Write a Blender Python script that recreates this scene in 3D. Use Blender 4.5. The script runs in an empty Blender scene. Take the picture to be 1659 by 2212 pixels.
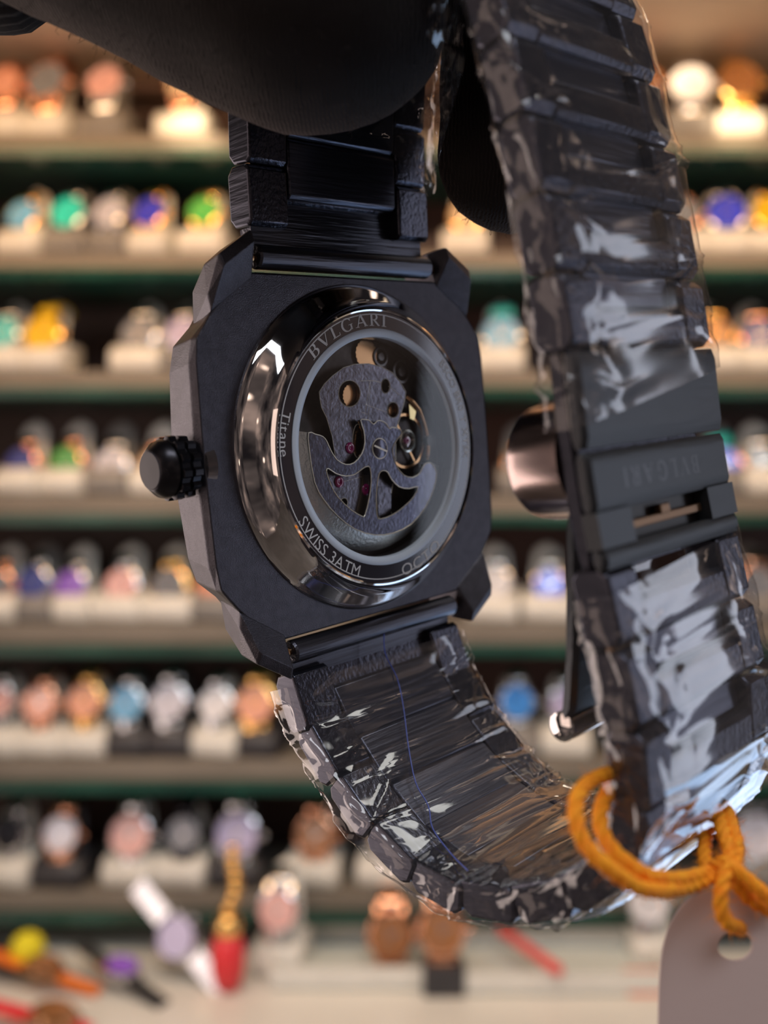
import bpy, bmesh, math, random
from mathutils import Vector, Matrix, noise
from mathutils.geometry import tessellate_polygon
random.seed(7)
SC = bpy.context.scene
COL = SC.collection
PI = math.pi

# ------------------------------------------------------------------ camera
FPX = 2100.0                      # focal length in pixels of the 1659x2212 frame
EYE = 1.6
cd = bpy.data.cameras.new('camera')
cam = bpy.data.objects.new('camera', cd); COL.objects.link(cam)
cam.location = (0, 0, EYE); cam.rotation_euler = (PI/2, 0, 0)
cd.sensor_fit = 'VERTICAL'; cd.sensor_height = 24.0; cd.sensor_width = 18.0
cd.lens = FPX/2212*24.0
cd.clip_start = 0.005; cd.clip_end = 50
cd.dof.use_dof = True; cd.dof.focus_distance = 0.096; cd.dof.aperture_fstop = 11.4
SC.camera = cam
SC.view_settings.view_transform = 'Standard'
SC.view_settings.look = 'None'
SC.view_settings.gamma = 1.0
SC.view_settings.use_curve_mapping = False
SC.view_settings.exposure = 0.0

# ------------------------------------------------------------------ world: dim shop interior around the room's open sides
wd = bpy.data.worlds.new('shop_surroundings'); SC.world = wd; wd.use_nodes = True
nt = wd.node_tree; N = nt.nodes; L = nt.links; N.clear()
wo = N.new('ShaderNodeOutputWorld'); bg = N.new('ShaderNodeBackground')
tc = N.new('ShaderNodeTexCoord')
n1 = N.new('ShaderNodeTexNoise'); n1.inputs['Scale'].default_value = 3.2; n1.inputs['Detail'].default_value = 3
cr = N.new('ShaderNodeValToRGB')
cr.color_ramp.elements[0].position = .38; cr.color_ramp.elements[0].color = (.012, .010, .011, 1)
cr.color_ramp.elements[1].position = .72; cr.color_ramp.elements[1].color = (.42, .30, .25, 1)
e = cr.color_ramp.elements.new(.55); e.color = (.09, .07, .065, 1)
vo = N.new('ShaderNodeTexVoronoi'); vo.inputs['Scale'].default_value = 4.5
cr2 = N.new('ShaderNodeValToRGB')
cr2.color_ramp.elements[0].position = .07; cr2.color_ramp.elements[0].color = (2.6, 1.9, 1.5, 1)
cr2.color_ramp.elements[1].position = .16; cr2.color_ramp.elements[1].color = (0, 0, 0, 1)
ad = N.new('ShaderNodeMixRGB'); ad.blend_type = 'ADD'; ad.inputs[0].default_value = 1
L.new(tc.outputs['Generated'], n1.inputs['Vector']); L.new(tc.outputs['Generated'], vo.inputs['Vector'])
L.new(n1.outputs[0], cr.inputs[0]); L.new(vo.outputs['Distance'], cr2.inputs[0])
L.new(cr.outputs[0], ad.inputs[1]); L.new(cr2.outputs[0], ad.inputs[2])
L.new(ad.outputs[0], bg.inputs['Color']); bg.inputs['Strength'].default_value = 1.0
L.new(bg.outputs[0], wo.inputs[0])

def area_light(name, loc, target, size, power, color, size_y=None):
    ld = bpy.data.lights.new(name, 'AREA'); ld.energy = power; ld.color = color
    ld.shape = 'RECTANGLE'; ld.size = size; ld.size_y = size_y or size
    o = bpy.data.objects.new(name, ld); COL.objects.link(o); o.location = loc
    o.rotation_euler = (Vector(target)-Vector(loc)).to_track_quat('-Z', 'Y').to_euler()
    return o
area_light('warm_shelf_downlight', (0.0, 0.62, 2.07), (0, 1.06, 1.80), 1.6, 5.0, (1.0, .60, .30), .06)
area_light('ceiling_panel_lamp', (-.1, .25, 2.45), (0, 1.0, 1.1), 1.2, 10.5, (.98, .97, .92), .5)
area_light('left_flank_fill', (-.72, .42, 1.50), (0, .1, 1.6), .6, 4.6, (1.0, .80, .72), .9)  # added pinkish panel out of view, brightens the left case flank
area_light('left_bevel_fill', (-.80, -.45, 1.64), (0, .1, 1.6), .7, 1.9, (1.0, .74, .62), .8)  # added panel behind the camera, mirrored pink in the chrome bevel
area_light('right_plate_fill', (.90, .215, 1.55), (0, .1, 1.6), .17, 1.05, (.78, .84, 1.0), .8)  # added narrow panel, lightens the right side of the back plate
area_light('blue_sheen_fill', (.50, .48, 1.18), (0.03, .08, 1.58), .5, 1.0, (.48, .68, 1.0), .28)  # invented bluish panel, gives the lower film its blue sheen
area_light('overhead_aisle_lamp', (.10, -.45, 2.35), (0, .1, 1.6), .5, 2.8, (.90, .93, 1.0), .25)
def spot_light(name, loc, target, power, color, deg):
    ld = bpy.data.lights.new(name, 'SPOT'); ld.energy = power; ld.color = color; ld.spot_size = math.radians(deg); ld.spot_blend = .6; ld.shadow_soft_size = .012
    o = bpy.data.objects.new(name, ld); COL.objects.link(o); o.location = loc
    o.rotation_euler = (Vector(target)-Vector(loc)).to_track_quat('-Z', 'Y').to_euler(); return o
for _x, _z, _p in ((-.205, 1.985, 5.5), (.375, 1.995, 5.5), (.315, 2.07, 4.0), (-.195, 1.925, 4.0), (-.36, 1.915, 2.0), (.36, 1.72, .8), (-.28, 1.64, .8)):
    spot_light('glare_spot', (_x*.8, .80, 2.09), (_x, 1.04, _z), _p, (1.0, .74, .45), 17)  # added spots, each aimed to make one bright glare on the shelves

# ------------------------------------------------------------------ helpers
def px(x, y, d):
    """point of the place (metres) seen at pixel x, y at distance d (metres)"""
    return Vector(((x-829.5)/FPX*d, d, EYE-(y-1106)/FPX*d))

def mat(name, color, rough=.5, metal=0., spec=.5, coat=0., noise_amt=0., noise_scale=60., bump=0., bump_scale=200.,
        color2=None, emit=None, aniso=None, coord='Object'):
    m = bpy.data.materials.new(name); m.use_nodes = True
    t = m.node_tree; b = t.nodes['Principled BSDF']
    b.inputs['Base Color'].default_value = (*color, 1); b.inputs['Roughness'].default_value = rough
    b.inputs['Metallic'].default_value = metal; b.inputs['Specular IOR Level'].default_value = spec
    b.inputs['Coat Weight'].default_value = coat
    tcn = t.nodes.new('ShaderNodeTexCoord')
    if noise_amt or color2:
        n = t.nodes.new('ShaderNodeTexNoise'); n.inputs['Scale'].default_value = noise_scale; n.inputs['Detail'].default_value = 4
        t.links.new(tcn.outputs[coord], n.inputs['Vector'])
        r = t.nodes.new('ShaderNodeValToRGB')
        c2 = color2 or tuple(min(1, c*(1+noise_amt)) for c in color); c1 = color if color2 else tuple(c*(1-noise_amt) for c in color)
        r.color_ramp.elements[0].position = .35; r.color_ramp.elements[0].color = (*c1, 1)
        r.color_ramp.elements[1].position = .65; r.color_ramp.elements[1].color = (*c2, 1)
        t.links.new(n.outputs[0], r.inputs[0]); t.links.new(r.outputs[0], b.inputs['Base Color'])
    if bump:
        n = t.nodes.new('ShaderNodeTexNoise'); n.inputs['Scale'].default_value = bump_scale; n.inputs['Detail'].default_value = 3
        if aniso:
            mp = t.nodes.new('ShaderNodeMapping'); mp.inputs['Scale'].default_value = aniso
            t.links.new(tcn.outputs[coord], mp.inputs['Vector']); t.links.new(mp.outputs[0], n.inputs['Vector'])
        else:
            t.links.new(tcn.outputs[coord], n.inputs['Vector'])
        bp = t.nodes.new('ShaderNodeBump'); bp.inputs['Strength'].default_value = bump; bp.inputs['Distance'].default_value = .0002
        t.links.new(n.outputs[0], bp.inputs['Height']); t.links.new(bp.outputs[0], b.inputs['Normal'])
    if emit:
        b.inputs['Emission Color'].default_value = (*emit[0], 1); b.inputs['Emission Strength'].default_value = emit[1]
    return m

def clear_mat(name, tint=(1, 1, 1), f0=.06, f90=.9, rough=.03, haze=0., bump=0., bump_scale=300., gloss=(1, 1, 1)):
    """thin clear sheet: see-through with Fresnel reflections"""
    m = bpy.data.materials.new(name); m.use_nodes = True
    t = m.node_tree; nn = t.nodes; ll = t.links; nn.clear()
    out = nn.new('ShaderNodeOutputMaterial'); tr = nn.new('ShaderNodeBsdfTransparent'); tr.inputs[0].default_value = (*tint, 1)
    gl = nn.new('ShaderNodeBsdfGlossy'); gl.inputs['Roughness'].default_value = rough; gl.inputs[0].default_value = (*gloss, 1)
    lw = nn.new('ShaderNodeLayerWeight'); lw.inputs['Blend'].default_value = .5
    pw = nn.new('ShaderNodeMath'); pw.operation = 'POWER'; pw.inputs[1].default_value = 3.0
    mr = nn.new('ShaderNodeMapRange'); mr.inputs['To Min'].default_value = f0; mr.inputs['To Max'].default_value = f90
    mx = nn.new('ShaderNodeMixShader')
    ll.new(lw.outputs['Facing'], pw.inputs[0]); ll.new(pw.outputs[0], mr.inputs['Value']); ll.new(mr.outputs[0], mx.inputs[0])
    ll.new(tr.outputs[0], mx.inputs[1]); ll.new(gl.outputs[0], mx.inputs[2])
    last = mx
    if haze:
        df = nn.new('ShaderNodeBsdfDiffuse'); df.inputs[0].default_value = (.8, .82, .9, 1)
        m2 = nn.new('ShaderNodeMixShader'); m2.inputs[0].default_value = haze
        ll.new(mx.outputs[0], m2.inputs[1]); ll.new(df.outputs[0], m2.inputs[2]); last = m2
    if bump:
        tcn = nn.new('ShaderNodeTexCoord'); n = nn.new('ShaderNodeTexNoise'); n.inputs['Scale'].default_value = bump_scale
        n.inputs['Detail'].default_value = 2; n.inputs['Distortion'].default_value = 1.0
        bp = nn.new('ShaderNodeBump'); bp.inputs['Strength'].default_value = bump; bp.inputs['Distance'].default_value = .0006
        ll.new(tcn.outputs['Object'], n.inputs['Vector']); ll.new(n.outputs[0], bp.inputs['Height'])
        ll.new(bp.outputs[0], gl.inputs['Normal']); ll.new(bp.outputs[0], lw.inputs['Normal'])
    ll.new(last.outputs[0], out.inputs[0])
    return m

class MB:
    def __init__(s): s.v = []; s.f = []
    def add(s, vs, fs):
        o = len(s.v); s.v += [tuple(p) for p in vs]; s.f += [tuple(i+o for i in f) for f in fs]; return s
    def box(s, x0, x1, y0, y1, z0, z1, M=None):
        vs = [Vector((x, y, z)) for x in (x0, x1) for y in (y0, y1) for z in (z0, z1)]
        if M is not None: vs = [M @ p for p in vs]
        return s.add(vs, [(0, 1, 3, 2), (4, 6, 7, 5), (0, 4, 5, 1), (2, 3, 7, 6), (0, 2, 6, 4), (1, 5, 7, 3)])
    def loft(s, rings, closed=True, caps=True):
        n = len(rings[0]); vs = [p for r in rings for p in r]; fs = []
        for i in range(len(rings)-1):
            for j in range(n if closed else n-1):
                a = i*n+j; b = i*n+(j+1) % n; fs.append((a, b, b+n, a+n))
        if caps and closed:
            fs.append(tuple(range(n))[::-1]); fs.append(tuple((len(rings)-1)*n+j for j in range(n)))
        return s.add(vs, fs)
    def lathe(s, prof, seg=64, c=(0, 0, 0), M=None, caps=True, closed_prof=False):
        """prof: list of (r, z); axis z"""
        pr = prof + [prof[0]] if closed_prof else prof
        rings = []
        for r, z in pr:
            ring = [Vector((c[0]+r*math.cos(2*PI*k/seg), c[1]+r*math.sin(2*PI*k/seg), c[2]+z)) for k in range(seg)]
            if M is not None: ring = [M @ p for p in ring]
            rings.append(ring)
        return s.loft(rings, True, caps and not closed_prof)
    def poly(s, outer, z0, z1, holes=(), M=None):
        """outline with holes, extruded z0..z1"""
        loops = [[Vector((p[0], p[1], 0)) for p in outer]] + [[Vector((p[0], p[1], 0)) for p in h] for h in holes]
        tris = tessellate_polygon(loops); flat = [p for lo in loops for p in lo]; n = len(flat)
        vs = [Vector((p.x, p.y, z0)) for p in flat]+[Vector((p.x, p.y, z1)) for p in flat]
        if M is not None: vs = [M @ p for p in vs]
        fs = [tuple(t) for t in tris]+[tuple(i+n for i in t)[::-1] for t in tris]
        o = 0
        for lo in loops:
            k = len(lo)
            for j in range(k):
                a = o+j; b = o+(j+1) % k; fs.append((a, b, b+n, a+n))
            o += k
        return s.add(vs, fs)
    def tube(s, pts, r, seg=10, caps=True):
        pts = [Vector(p) for p in pts]; rings = []; up = None
        for i, p in enumerate(pts):
            t = (pts[min(i+1, len(pts)-1)]-pts[max(i-1, 0)]).normalized()
            if up is None: up = t.orthogonal().normalized()
            up = (up - t*up.dot(t)).normalized(); sd = t.cross(up)
            rr = r[i] if isinstance(r, (list, tuple)) else r
            rings.append([p+(up*math.cos(2*PI*k/seg)+sd*math.sin(2*PI*k/seg))*rr for k in range(seg)])
        return s.loft(rings, True, caps)
    def hull(s, pts):
        bm = bmesh.new()
        for p in pts: bm.verts.new(p)
        bmesh.ops.convex_hull(bm, input=bm.verts)
        bm.verts.ensure_lookup_table(); bm.verts.index_update()
        vs = [v.co.copy() for v in bm.verts]; fs = [tuple(v.index for v in f.verts) for f in bm.faces]; bm.free()
        return s.add(vs, fs)
    def build(s, name, m, parent=None, smooth=None, bevel=0, seg=2, scale=1.0, fix=True, angle=30):
        me = bpy.data.meshes.new(name); me.from_pydata([(x*scale, y*scale, z*scale) for x, y, z in s.v], [], s.f)
        if fix:
            bm = bmesh.new(); bm.from_mesh(me); bmesh.ops.recalc_face_normals(bm, faces=bm.faces); bm.to_mesh(me); bm.free()
        me.validate()
        o = bpy.data.objects.new(name, me); COL.objects.link(o)
        if m is not None: me.materials.append(m)
        if smooth:
            for p in me.polygons: p.use_smooth = True
            if smooth != 'all':
                me.set_sharp_from_angle(angle=math.radians(angle))
        if bevel:
            bv = o.modifiers.new('bevel', 'BEVEL'); bv.width = bevel; bv.segments = seg; bv.limit_method = 'ANGLE'; bv.angle_limit = math.radians(28)
            bv.harden_normals = False
        if parent is not None: o.parent = parent
        return o

def tag(o, label=None, cat=None, group=None, kind=None):
    if label: o['label'] = label
    if cat: o['category'] = cat
    if group: o['group'] = group
    if kind: o['kind'] = kind
    return o
def empty(name, loc=(0, 0, 0), rot=(0, 0, 0)):
    o = bpy.data.objects.new(name, None); COL.objects.link(o); o.location = loc; o.rotation_euler = rot
    o.empty_display_size = .01; return o

def catmull(pts, n=8, closed=False):
    out = []; m = len(pts); P = [Vector(p) for p in pts]
    for i in range(m if closed else m-1):
        a = P[(i-1) % m] if closed or i > 0 else P[0]*2-P[1]
        b = P[i]; c = P[(i+1) % m]
        d = P[(i+2) % m] if closed or i+2 < m else P[-1]*2-P[-2]
        for k in range(n):
            t = k/n
            out.append(.5*((2*b)+(c-a)*t+(2*a-5*b+4*c-d)*t*t+(3*b-a-3*c+d)*t**3))
    if not closed: out.append(P[-1])
    return out

# ------------------------------------------------------------------ the pose of the held watch (millimetres -> metres)
RC = Matrix(((0.70645282, -0.0789467, 0.70334332), (0.1287513, 0.99151303, -0.01802823), (-0.6959508, 0.10329246, 0.71062167)))
TC = Vector((-1.99225, 6.80788, -103.7618))
def cam2w(p):            # camera axes in mm (x right, y up, z to the viewer) -> place in metres
    return Vector((p[0], -p[2], p[1]))*.001+Vector((0, 0, EYE))
C2W = Matrix(((1, 0, 0), (0, 0, -1), (0, 1, 0)))
WM = (C2W @ RC).to_4x4(); WM.translation = cam2w(TC)
def at_plane(x, y, ax, val):
    """point of the watch (its own axes, mm) on plane ax=val that the photo shows at pixel x, y"""
    d = Vector(((x-829.5)/FPX, -(y-1106)/FPX, -1.0)); o = RC.transposed() @ (-TC); d = RC.transposed() @ d
    t = (val-o[ax])/d[ax]; return o+d*t
S = .001
def c5(x, y, w):
    p = at_plane(620+.244*x, 700+.244*y, 2, w); return (p[0], p[1])

# ------------------------------------------------------------------ setting: wall, ceiling, floor
DW = 1.16
M_wall = mat('dark_walnut_wall', (.035, .016, .012), .45, color2=(.075, .034, .024), noise_scale=4, bump=.2, bump_scale=30, aniso=(1, 1, 12))
tag(MB().box(-1.6, 1.6, DW, DW+.05, 0, 2.6).build('wall_back', M_wall), kind='structure')
M_ceil = mat('cream_ceiling', (.62, .47, .33), .7, noise_amt=.05, noise_scale=5)
tag(MB().box(-1.6, 1.6, .52, DW, 2.105, 2.15).build('ceiling', M_ceil, bevel=.004), kind='structure')
M_floor = mat('grey_stone_floor', (.30, .28, .26), .35, noise_amt=.15, noise_scale=3)
tag(MB().box(-1.6, 1.6, -1.6, DW, -.03, 0).build('floor', M_floor), kind='structure')
tag(MB().box(-1.6, 1.6, DW-.03, DW, 2.085, 2.105).build('trim_1', M_wall), kind='structure')

# ------------------------------------------------------------------ shelves
DS = 1.0
M_glass = mat('green_glass_edge', (.008, .045, .036), .15, spec=.6, color2=(.018, .085, .065), noise_scale=8)
M_riser = mat('taupe_riser_board', (.20, .175, .145), .5, noise_amt=.08, noise_scale=10)
M_metal = mat('brushed_bracket', (.55, .55, .55), .3, 1.0)
names = ['topmost', 'second', 'third', 'fourth', 'fifth', 'sixth', 'seventh']
shelf_y = [316, 578, 836, 1112, 1396, 1694, 1978]      # pixel row of the top of each glass edge
riser_mm = [.017, .018, .018, .020, .022, .022, .020]
shelf_top = []
for i, y in enumerate(shelf_y):
    z = px(0, y, DS).z
    t = empty('display_shelf', (0, DS, z))
    tag(t, '%s shelf down the wall, green glass with a taupe riser board on it' % names[i], 'shelf', 'glass display shelves on the wall')
    MB().box(-1.4, 1.4, 0, .155, -.010, 0).build('glass_panel', M_glass, t, bevel=.001)
    MB().box(-1.4, 1.4, .010, .155, 0, riser_mm[i]).build('riser_board', M_riser, t, bevel=.002)
    shelf_top.append(z+riser_mm[i])

# ------------------------------------------------------------------ display stands and watches
M_stand = mat('cream_leatherette', (.72, .71, .66), .38, noise_amt=.03, bump=.2, bump_scale=900)
M_stand_dark = mat('black_leatherette', (.035, .034, .04), .4, noise_amt=.1, bump=.2, bump_scale=900)
M_stand_grey = mat('grey_leatherette', (.22, .21, .20), .45, noise_amt=.1, bump=.2, bump_scale=900)
metals = dict(steel=((.62, .63, .66), .14), gold=((.95, .58, .20), .15), rose=((.80, .42, .27), .15), black=((.03, .03, .035), .25),
              bronze=((.45, .24, .12), .25))
MM = {k: mat('watch_'+k, c, r, 1.0) for k, (c, r) in metals.items()}
dials = dict(blue=(.05, .26, .75), teal=(.02, .62, .52), royal=(.03, .05, .75), green=(.06, .35, .07), silver=(.62, .62, .72), white=(.80, .80, .84),
             yellow=(.85, .56, .01), black=(.015, .015, .02), grey=(.20, .22, .26), rose=(.80, .38, .27), brown=(.30, .13, .05), lavender=(.46, .42, .66),
             cream=(.80, .62, .42), pink=(.80, .45, .42), navy=(.03, .05, .28), sky=(.16, .45, .75), purple=(.25, .08, .60), turquoise=(.05, .60, .62))
MD = {k: mat('dial_'+k, c, .25, 0, .5, coat=.6, noise_amt=.06, noise_scale=100) for k, c in dials.items()}
M_strap = {k: mat('strap_'+k, c, .45, bump=.3, bump_scale=700) for k, c in dict(turquoise=(.03, .48, .50), yellow=(.80, .52, .01), black=(.02, .02, .02), brown=(.22, .09, .04), teal=(.0, .45, .45), red=(.75, .01, .03), orange=(.85, .20, .02), sky=(.2, .6, .7)).items()}

def stand_meshes():
    b = MB()                                             # base block with a rounded front, side profile swept across
    prof = [(0, 0), (-.024, 0), (-.029, .005), (-.030, .014), (-.027, .024), (-.018, .030), (0, .032), (.022, .032), (.024, .028), (.024, 0)]
    W = .0245
    rings = []
    for x, k in ((-W, .90), (-W+.002, 1), (W-.002, 1), (W, .90)):
        rings.append([Vector((x, y*k, .016+(z-.016)*k)) for y, z in prof])
    b.loft(rings)
    g = MB()                                             # tapering tongue that leans back, rounded top
    sec = []
    for k in range(13):
        t = k/12; z = .026+.076*t; y = -.002+.022*t
        w = .021-.0075*t
        if t > .8: w *= math.sqrt(max(.02, 1-((t-.8)/.2)**2))
        th = .006*(1-.35*t)
        sec.append([Vector((w*math.cos(a)*(1), y+th*math.sin(a), z)) for a in [2*PI*j/16 for j in range(16)]])
    g.loft(sec)
    return b, g
sb, sg = stand_meshes()
st_proto_b = sb.build('base_block', M_stand, None, smooth=True, angle=50)
st_proto_t = sg.build('tongue', M_stand, None, smooth=True, angle=60)
def tilted(): return Matrix.Rotation(math.radians(72), 4, 'X')
def watch_meshes():
    R = Matrix.Rotation(math.radians(90), 4, 'X')        # axis z -> -y (faces the viewer)
    c = MB().lathe([(.0, -.005), (.016, -.005), (.0195, -.002), (.0200, .002), (.0188, .0048), (.0168, .0055), (.0165, .0042)], 40, M=R, caps=False)
    for sx in (-1, 1):
        for sz in (-1, 1):
            c.hull([R @ Vector((sx*(.0098+a), sz*b, z)) for a in (-.0016, .0022) for b, z in ((.0150, .003), (.0150, -.004), (.0225, -.001), (.0225, -.005))])
    d = MB().lathe([(.0168, .0035), (.0168, .0043), (.0, .0043)], 40, M=R, caps=False)
    cr_ = MB().lathe([(.0026, 0), (.0029, .001), (.0029, .0035), (.0024, .004)], 14, M=Matrix.Translation((.0195, 0, 0)) @ Matrix.Rotation(PI/2, 4, 'Y'))
    hd = MB()
    for ang, ln, w in ((.5, .012, .0006), (-1.2, .009, .0009), (2.6, .013, .0003)):
        Mx = R @ Matrix.Rotation(ang, 4, 'Z'); hd.box(-w, w, -.002, ln, .0046, .005, M=Mx)
    hd.lathe([(.0012, .0045), (.0012, .0055)], 12, M=R)
    s = MB()                                             # strap or bracelet looped over the tongue
    for sg_ in (1,):
        path = [(.029, .0315), (.020, .0355), (.010, .0335), (.002, .027), (.0, .0205), (.0035, .014), (.004, 0), (.0035, -.014), (.0, -.0205), (.002, -.027), (.007, -.034)]
        pp = catmull([Vector((0, a, b)) for a, b in path], 3); rings = []
        for i, p in enumerate(pp):
            t = (pp[min(i+1, len(pp)-1)]-pp[max(i-1, 0)]).normalized(); nrm = Vector((0, -t.z, t.y))
            w = .0098; k = 1.0 if i % 2 else .93
            rings.append([Vector((x*k, 0, 0))+p+nrm*h for x, h in ((-w, -.0011), (-w*.8, .0014), (w*.8, .0014), (w, -.0011), (w*.8, -.0018), (-w*.8, -.0018))])
        s.loft(rings)
    return c, d, cr_, hd, s
wc, wdl, wcr, whd, wst = watch_meshes()
P_case = wc.build('case', MM['steel'], None, smooth=True, angle=35)
P_dial = wdl.build('dial', MD['blue'], None, smooth=True)
P_crown = wcr.build('crown', MM['steel'], None, smooth=True)
P_hand = whd.build('hands', MM['steel'], None)
P_strap = wst.build('bracelet', MM['steel'], None, smooth=True, angle=40)
for o in (st_proto_b, st_proto_t, P_case, P_dial, P_crown, P_hand, P_strap): COL.objects.unlink(o)
def put(proto, parent, m, name=None, loc=(0, 0, 0), scale=None):
    o = proto.copy(); COL.objects.link(o); o.parent = parent; o.location = loc
    if name: o.name = name
    if m is not None:
        o.material_slots[0].link = 'OBJECT'; o.material_slots[0].material = m
    if scale: o.scale = scale
    return o
def place_stand(x, z, yaw, m, label, sx=1.0, y=DS+.045, tongue=True, h=1.0):
    t = empty('watch_stand', (x, y, z), (0, 0, yaw)); tag(t, label, 'watch stand', 'watch stands on the shelves')
    put(st_proto_b, t, m, scale=(sx, 1, 1))
    if tongue: put(st_proto_t, t, m, scale=(1, 1, h))
    return t
def place_watch(x, z, yaw, metal, dial, label, strap=None, y=DS+.045, size=1.0, tilt=-.27, roll=0., grp='display watches on the shelf stands', crown_side=True):
    t = empty('wrist_watch', (x, y, z), (tilt, roll, yaw)); t.scale = (size,)*3; tag(t, label, 'watch', grp)
    put(P_case, t, MM[metal]); put(P_dial, t, MD[dial]); put(P_crown, t, MM[metal]); put(P_hand, t, MM['steel' if metal != 'gold' else 'gold'])
    put(P_strap, t, M_strap[strap] if strap else MM[metal], name='strap' if strap else 'bracelet')
    return t
# (pixel x, dial, metal, strap, size, stand: c cream / g grey / k black / n none)
rows = [
 [(8, 'rose', 'rose', None, 1.0, 'c'), (100, 'grey', 'rose', None, 1.25, 'c'), (225, 'pink', 'steel', None, 1.1, 'g'), (395, 'cream', 'rose', None, 1.0, 'c'),
  (1300, 'cream', 'rose', None, 1.0, 'c'), (1395, 'brown', 'rose', None, 1.0, 'g'), (1495, 'white', 'steel', None, 1.25, 'g'), (1600, 'bronze_', 'gold', None, 1.2, 'c')],
 [(48, 'sky', 'gold', None, 1.0, 'c'), (146, 'teal', 'steel', None, 1.05, 'g'), (236, 'silver', 'steel', None, .95, 'g'), (322, 'royal', 'gold', None, 1.0, 'c'), (440, 'green', 'gold', None, .95, 'c'),
  (1010, 'cream', 'gold', None, 1.0, 'c'), (1478, 'grey', 'rose', None, 1.0, 'c'), (1572, 'royal', 'steel', None, 1.15, 'c'), (1668, 'yellow', 'gold', None, 1.0, 'c')],
 [(5, 'turquoise', 'steel', None, 1.0, 'c'), (92, 'yellow', 'gold', 'yellow', 1.15, 'c'), (300, 'grey', 'steel', None, 1.1, 'c'), (392, 'lavender', 'steel', None, 1.0, 'g'),
  (1085, 'sky', 'steel', 'turquoise', 1.15, 'c'), (1545, 'brown', 'gold', None, 1.1, 'c'), (1645, 'navy', 'rose', None, 1.1, 'c')],
 [(45, 'navy', 'rose', None, 1.0, 'c'), (142, 'green', 'rose', None, 1.05, 'c'), (238, 'silver', 'steel', None, 1.05, 'g'), (335, 'cream', 'rose', None, .95, 'c'),
  (1130, 'grey', 'bronze', None, 1.0, 'g'), (1562, 'royal', 'rose', 'teal', 1.15, 'g'), (1650, 'grey', 'steel', None, 1.05, 'c')],
 [(-10, 'grey', 'rose', None, 1.0, 'c'), (70, 'navy', 'steel', None, 1.05, 'g'), (152, 'purple', 'steel', None, 1.0, 'c'), (262, 'pink', 'steel', None, 1.05, 'c'), (365, 'grey', 'gold', None, 1.05, 'c'), (465, 'rose', 'rose', None, 1.0, 'g'),
  (1072, 'white', 'steel', None, .95, 'c'), (1190, 'royal', 'steel', None, 1.0, 'c'), (1640, 'grey', 'rose', None, 1.1, 'g')],
 [(-8, 'pink', 'steel', None, 1.0, 'c'), (85, 'rose', 'rose', None, 1.05, 'c'), (182, 'rose', 'gold', None, 1.05, 'c'), (272, 'sky', 'steel', None, 1.05, 'k'), (364, 'silver', 'steel', None, 1.1, 'k'), (466, 'white', 'steel', None, 1.0, 'c'), (552, 'rose', 'gold', None, 1.15, 'k'),
  (1118, 'blue', 'steel', None, 1.0, 'g'), (1226, 'lavender', 'steel', None, 1.0, 'c')],
 [(18, 'black', 'steel', None, 1.0, 'c'), (130, 'silver', 'rose', None, 1.1, 'k'), (282, 'pink', 'steel', None, 1.25, 'c'), (396, 'grey', 'black', None, 1.05, 'c'), (512, 'lavender', 'steel', None, 1.3, 'k'), (682, 'brown', 'rose', None, 1.15, 'c'), (835, 'cream', 'steel', None, 1.0, 'c'),
  (1640, 'silver', 'steel', None, 1.3, 'g')],
]
dial_y = [180, 462, 722, 1005, 1265, 1520, 1808]
MD['bronze_'] = MD['brown']
stdn = dict(c='cream', g='grey', k='black'); stdm = dict(c=M_stand, g=M_stand_grey, k=M_stand_dark)
metaln = dict(steel='steel', gold='gold', rose='rose gold', black='black', bronze='bronze')
ordn = ['first', 'second', 'third', 'fourth', 'fifth', 'sixth', 'seventh', 'eighth', 'ninth']
for r, row in enumerate(rows):
    zs = shelf_top[r]
    for k, (x, dl, mt, sp, sz, sd) in enumerate(row):
        dist = DS+.045
        X = px(x, 0, dist-.02).x
        yaw = -.10-.12*random.random()
        where = '%s from the left on the %s shelf' % (ordn[k], names[r])
        zw = px(0, dial_y[r]+random.uniform(-5, 5), dist-.02).z
        yoff = (DS+.045)-.014
        place_stand(X, zs, yaw, stdm[sd], '%s stand holding a watch, %s' % (stdn[sd], where), sx=1.0 if r in (1, 3) else 1.12, h=max(.8, (zw+.022-zs-.026)/.076))
        dn = dl.rstrip('_')
        lab = '%s watch, %s dial%s, %s' % (metaln[mt], {'royal': 'royal blue', 'sky': 'light blue'}.get(dn, dn), ', %s strap' % sp if sp else '', where)
        place_watch(X, zw, yaw, mt, dl, lab, sp, y=yoff, size=sz)

# ------------------------------------------------------------------ white counter along the foot of the wall
M_counter = mat('white_counter_top', (.72, .70, .64), .3, noise_amt=.04, noise_scale=6)
zc = px(0, 2150, .92).z
DCN = .62
ct = empty('display_counter', (0, .9, 0)); tag(ct, 'long white display counter along the foot of the shelves', 'counter')
MB().box(-1.4, 1.4, DCN-.9, DW-.9, zc-.03, zc).build('worktop', M_counter, ct, bevel=.004)
MB().box(-1.4, 1.4, DCN+.03-.9, DW-.9, 0, zc-.03).build('cabinet_body', M_riser, ct, bevel=.003)
M_tray = mat('pale_tray', (.66, .70, .66), .35)
def on_counter(x, d): return Vector(((x-829.5)/FPX*d, d, zc))
def tray(x, w, d, dep, h, label):
    t = empty('display_tray', on_counter(x, d)); tag(t, label, 'tray')
    MB().box(-w/2, w/2, -dep/2, dep/2, 0, .004).build('tray_floor', M_tray, t, bevel=.001)
    b = MB()
    for a in (-1, 1):
        b.box(a*w/2-.003, a*w/2+.003, -dep/2, dep/2, .004, h); b.box(-w/2, w/2, a*dep/2-.003, a*dep/2+.003, .004, h)
    b.build('rim', M_stand, t, bevel=.001)
    return t
tray(1190, .21, .97, .10, .022, 'shallow white tray with a red pen on the right of the counter')
tray(760, .15, .98, .10, .022, 'shallow white tray in the middle of the counter, empty')
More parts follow.
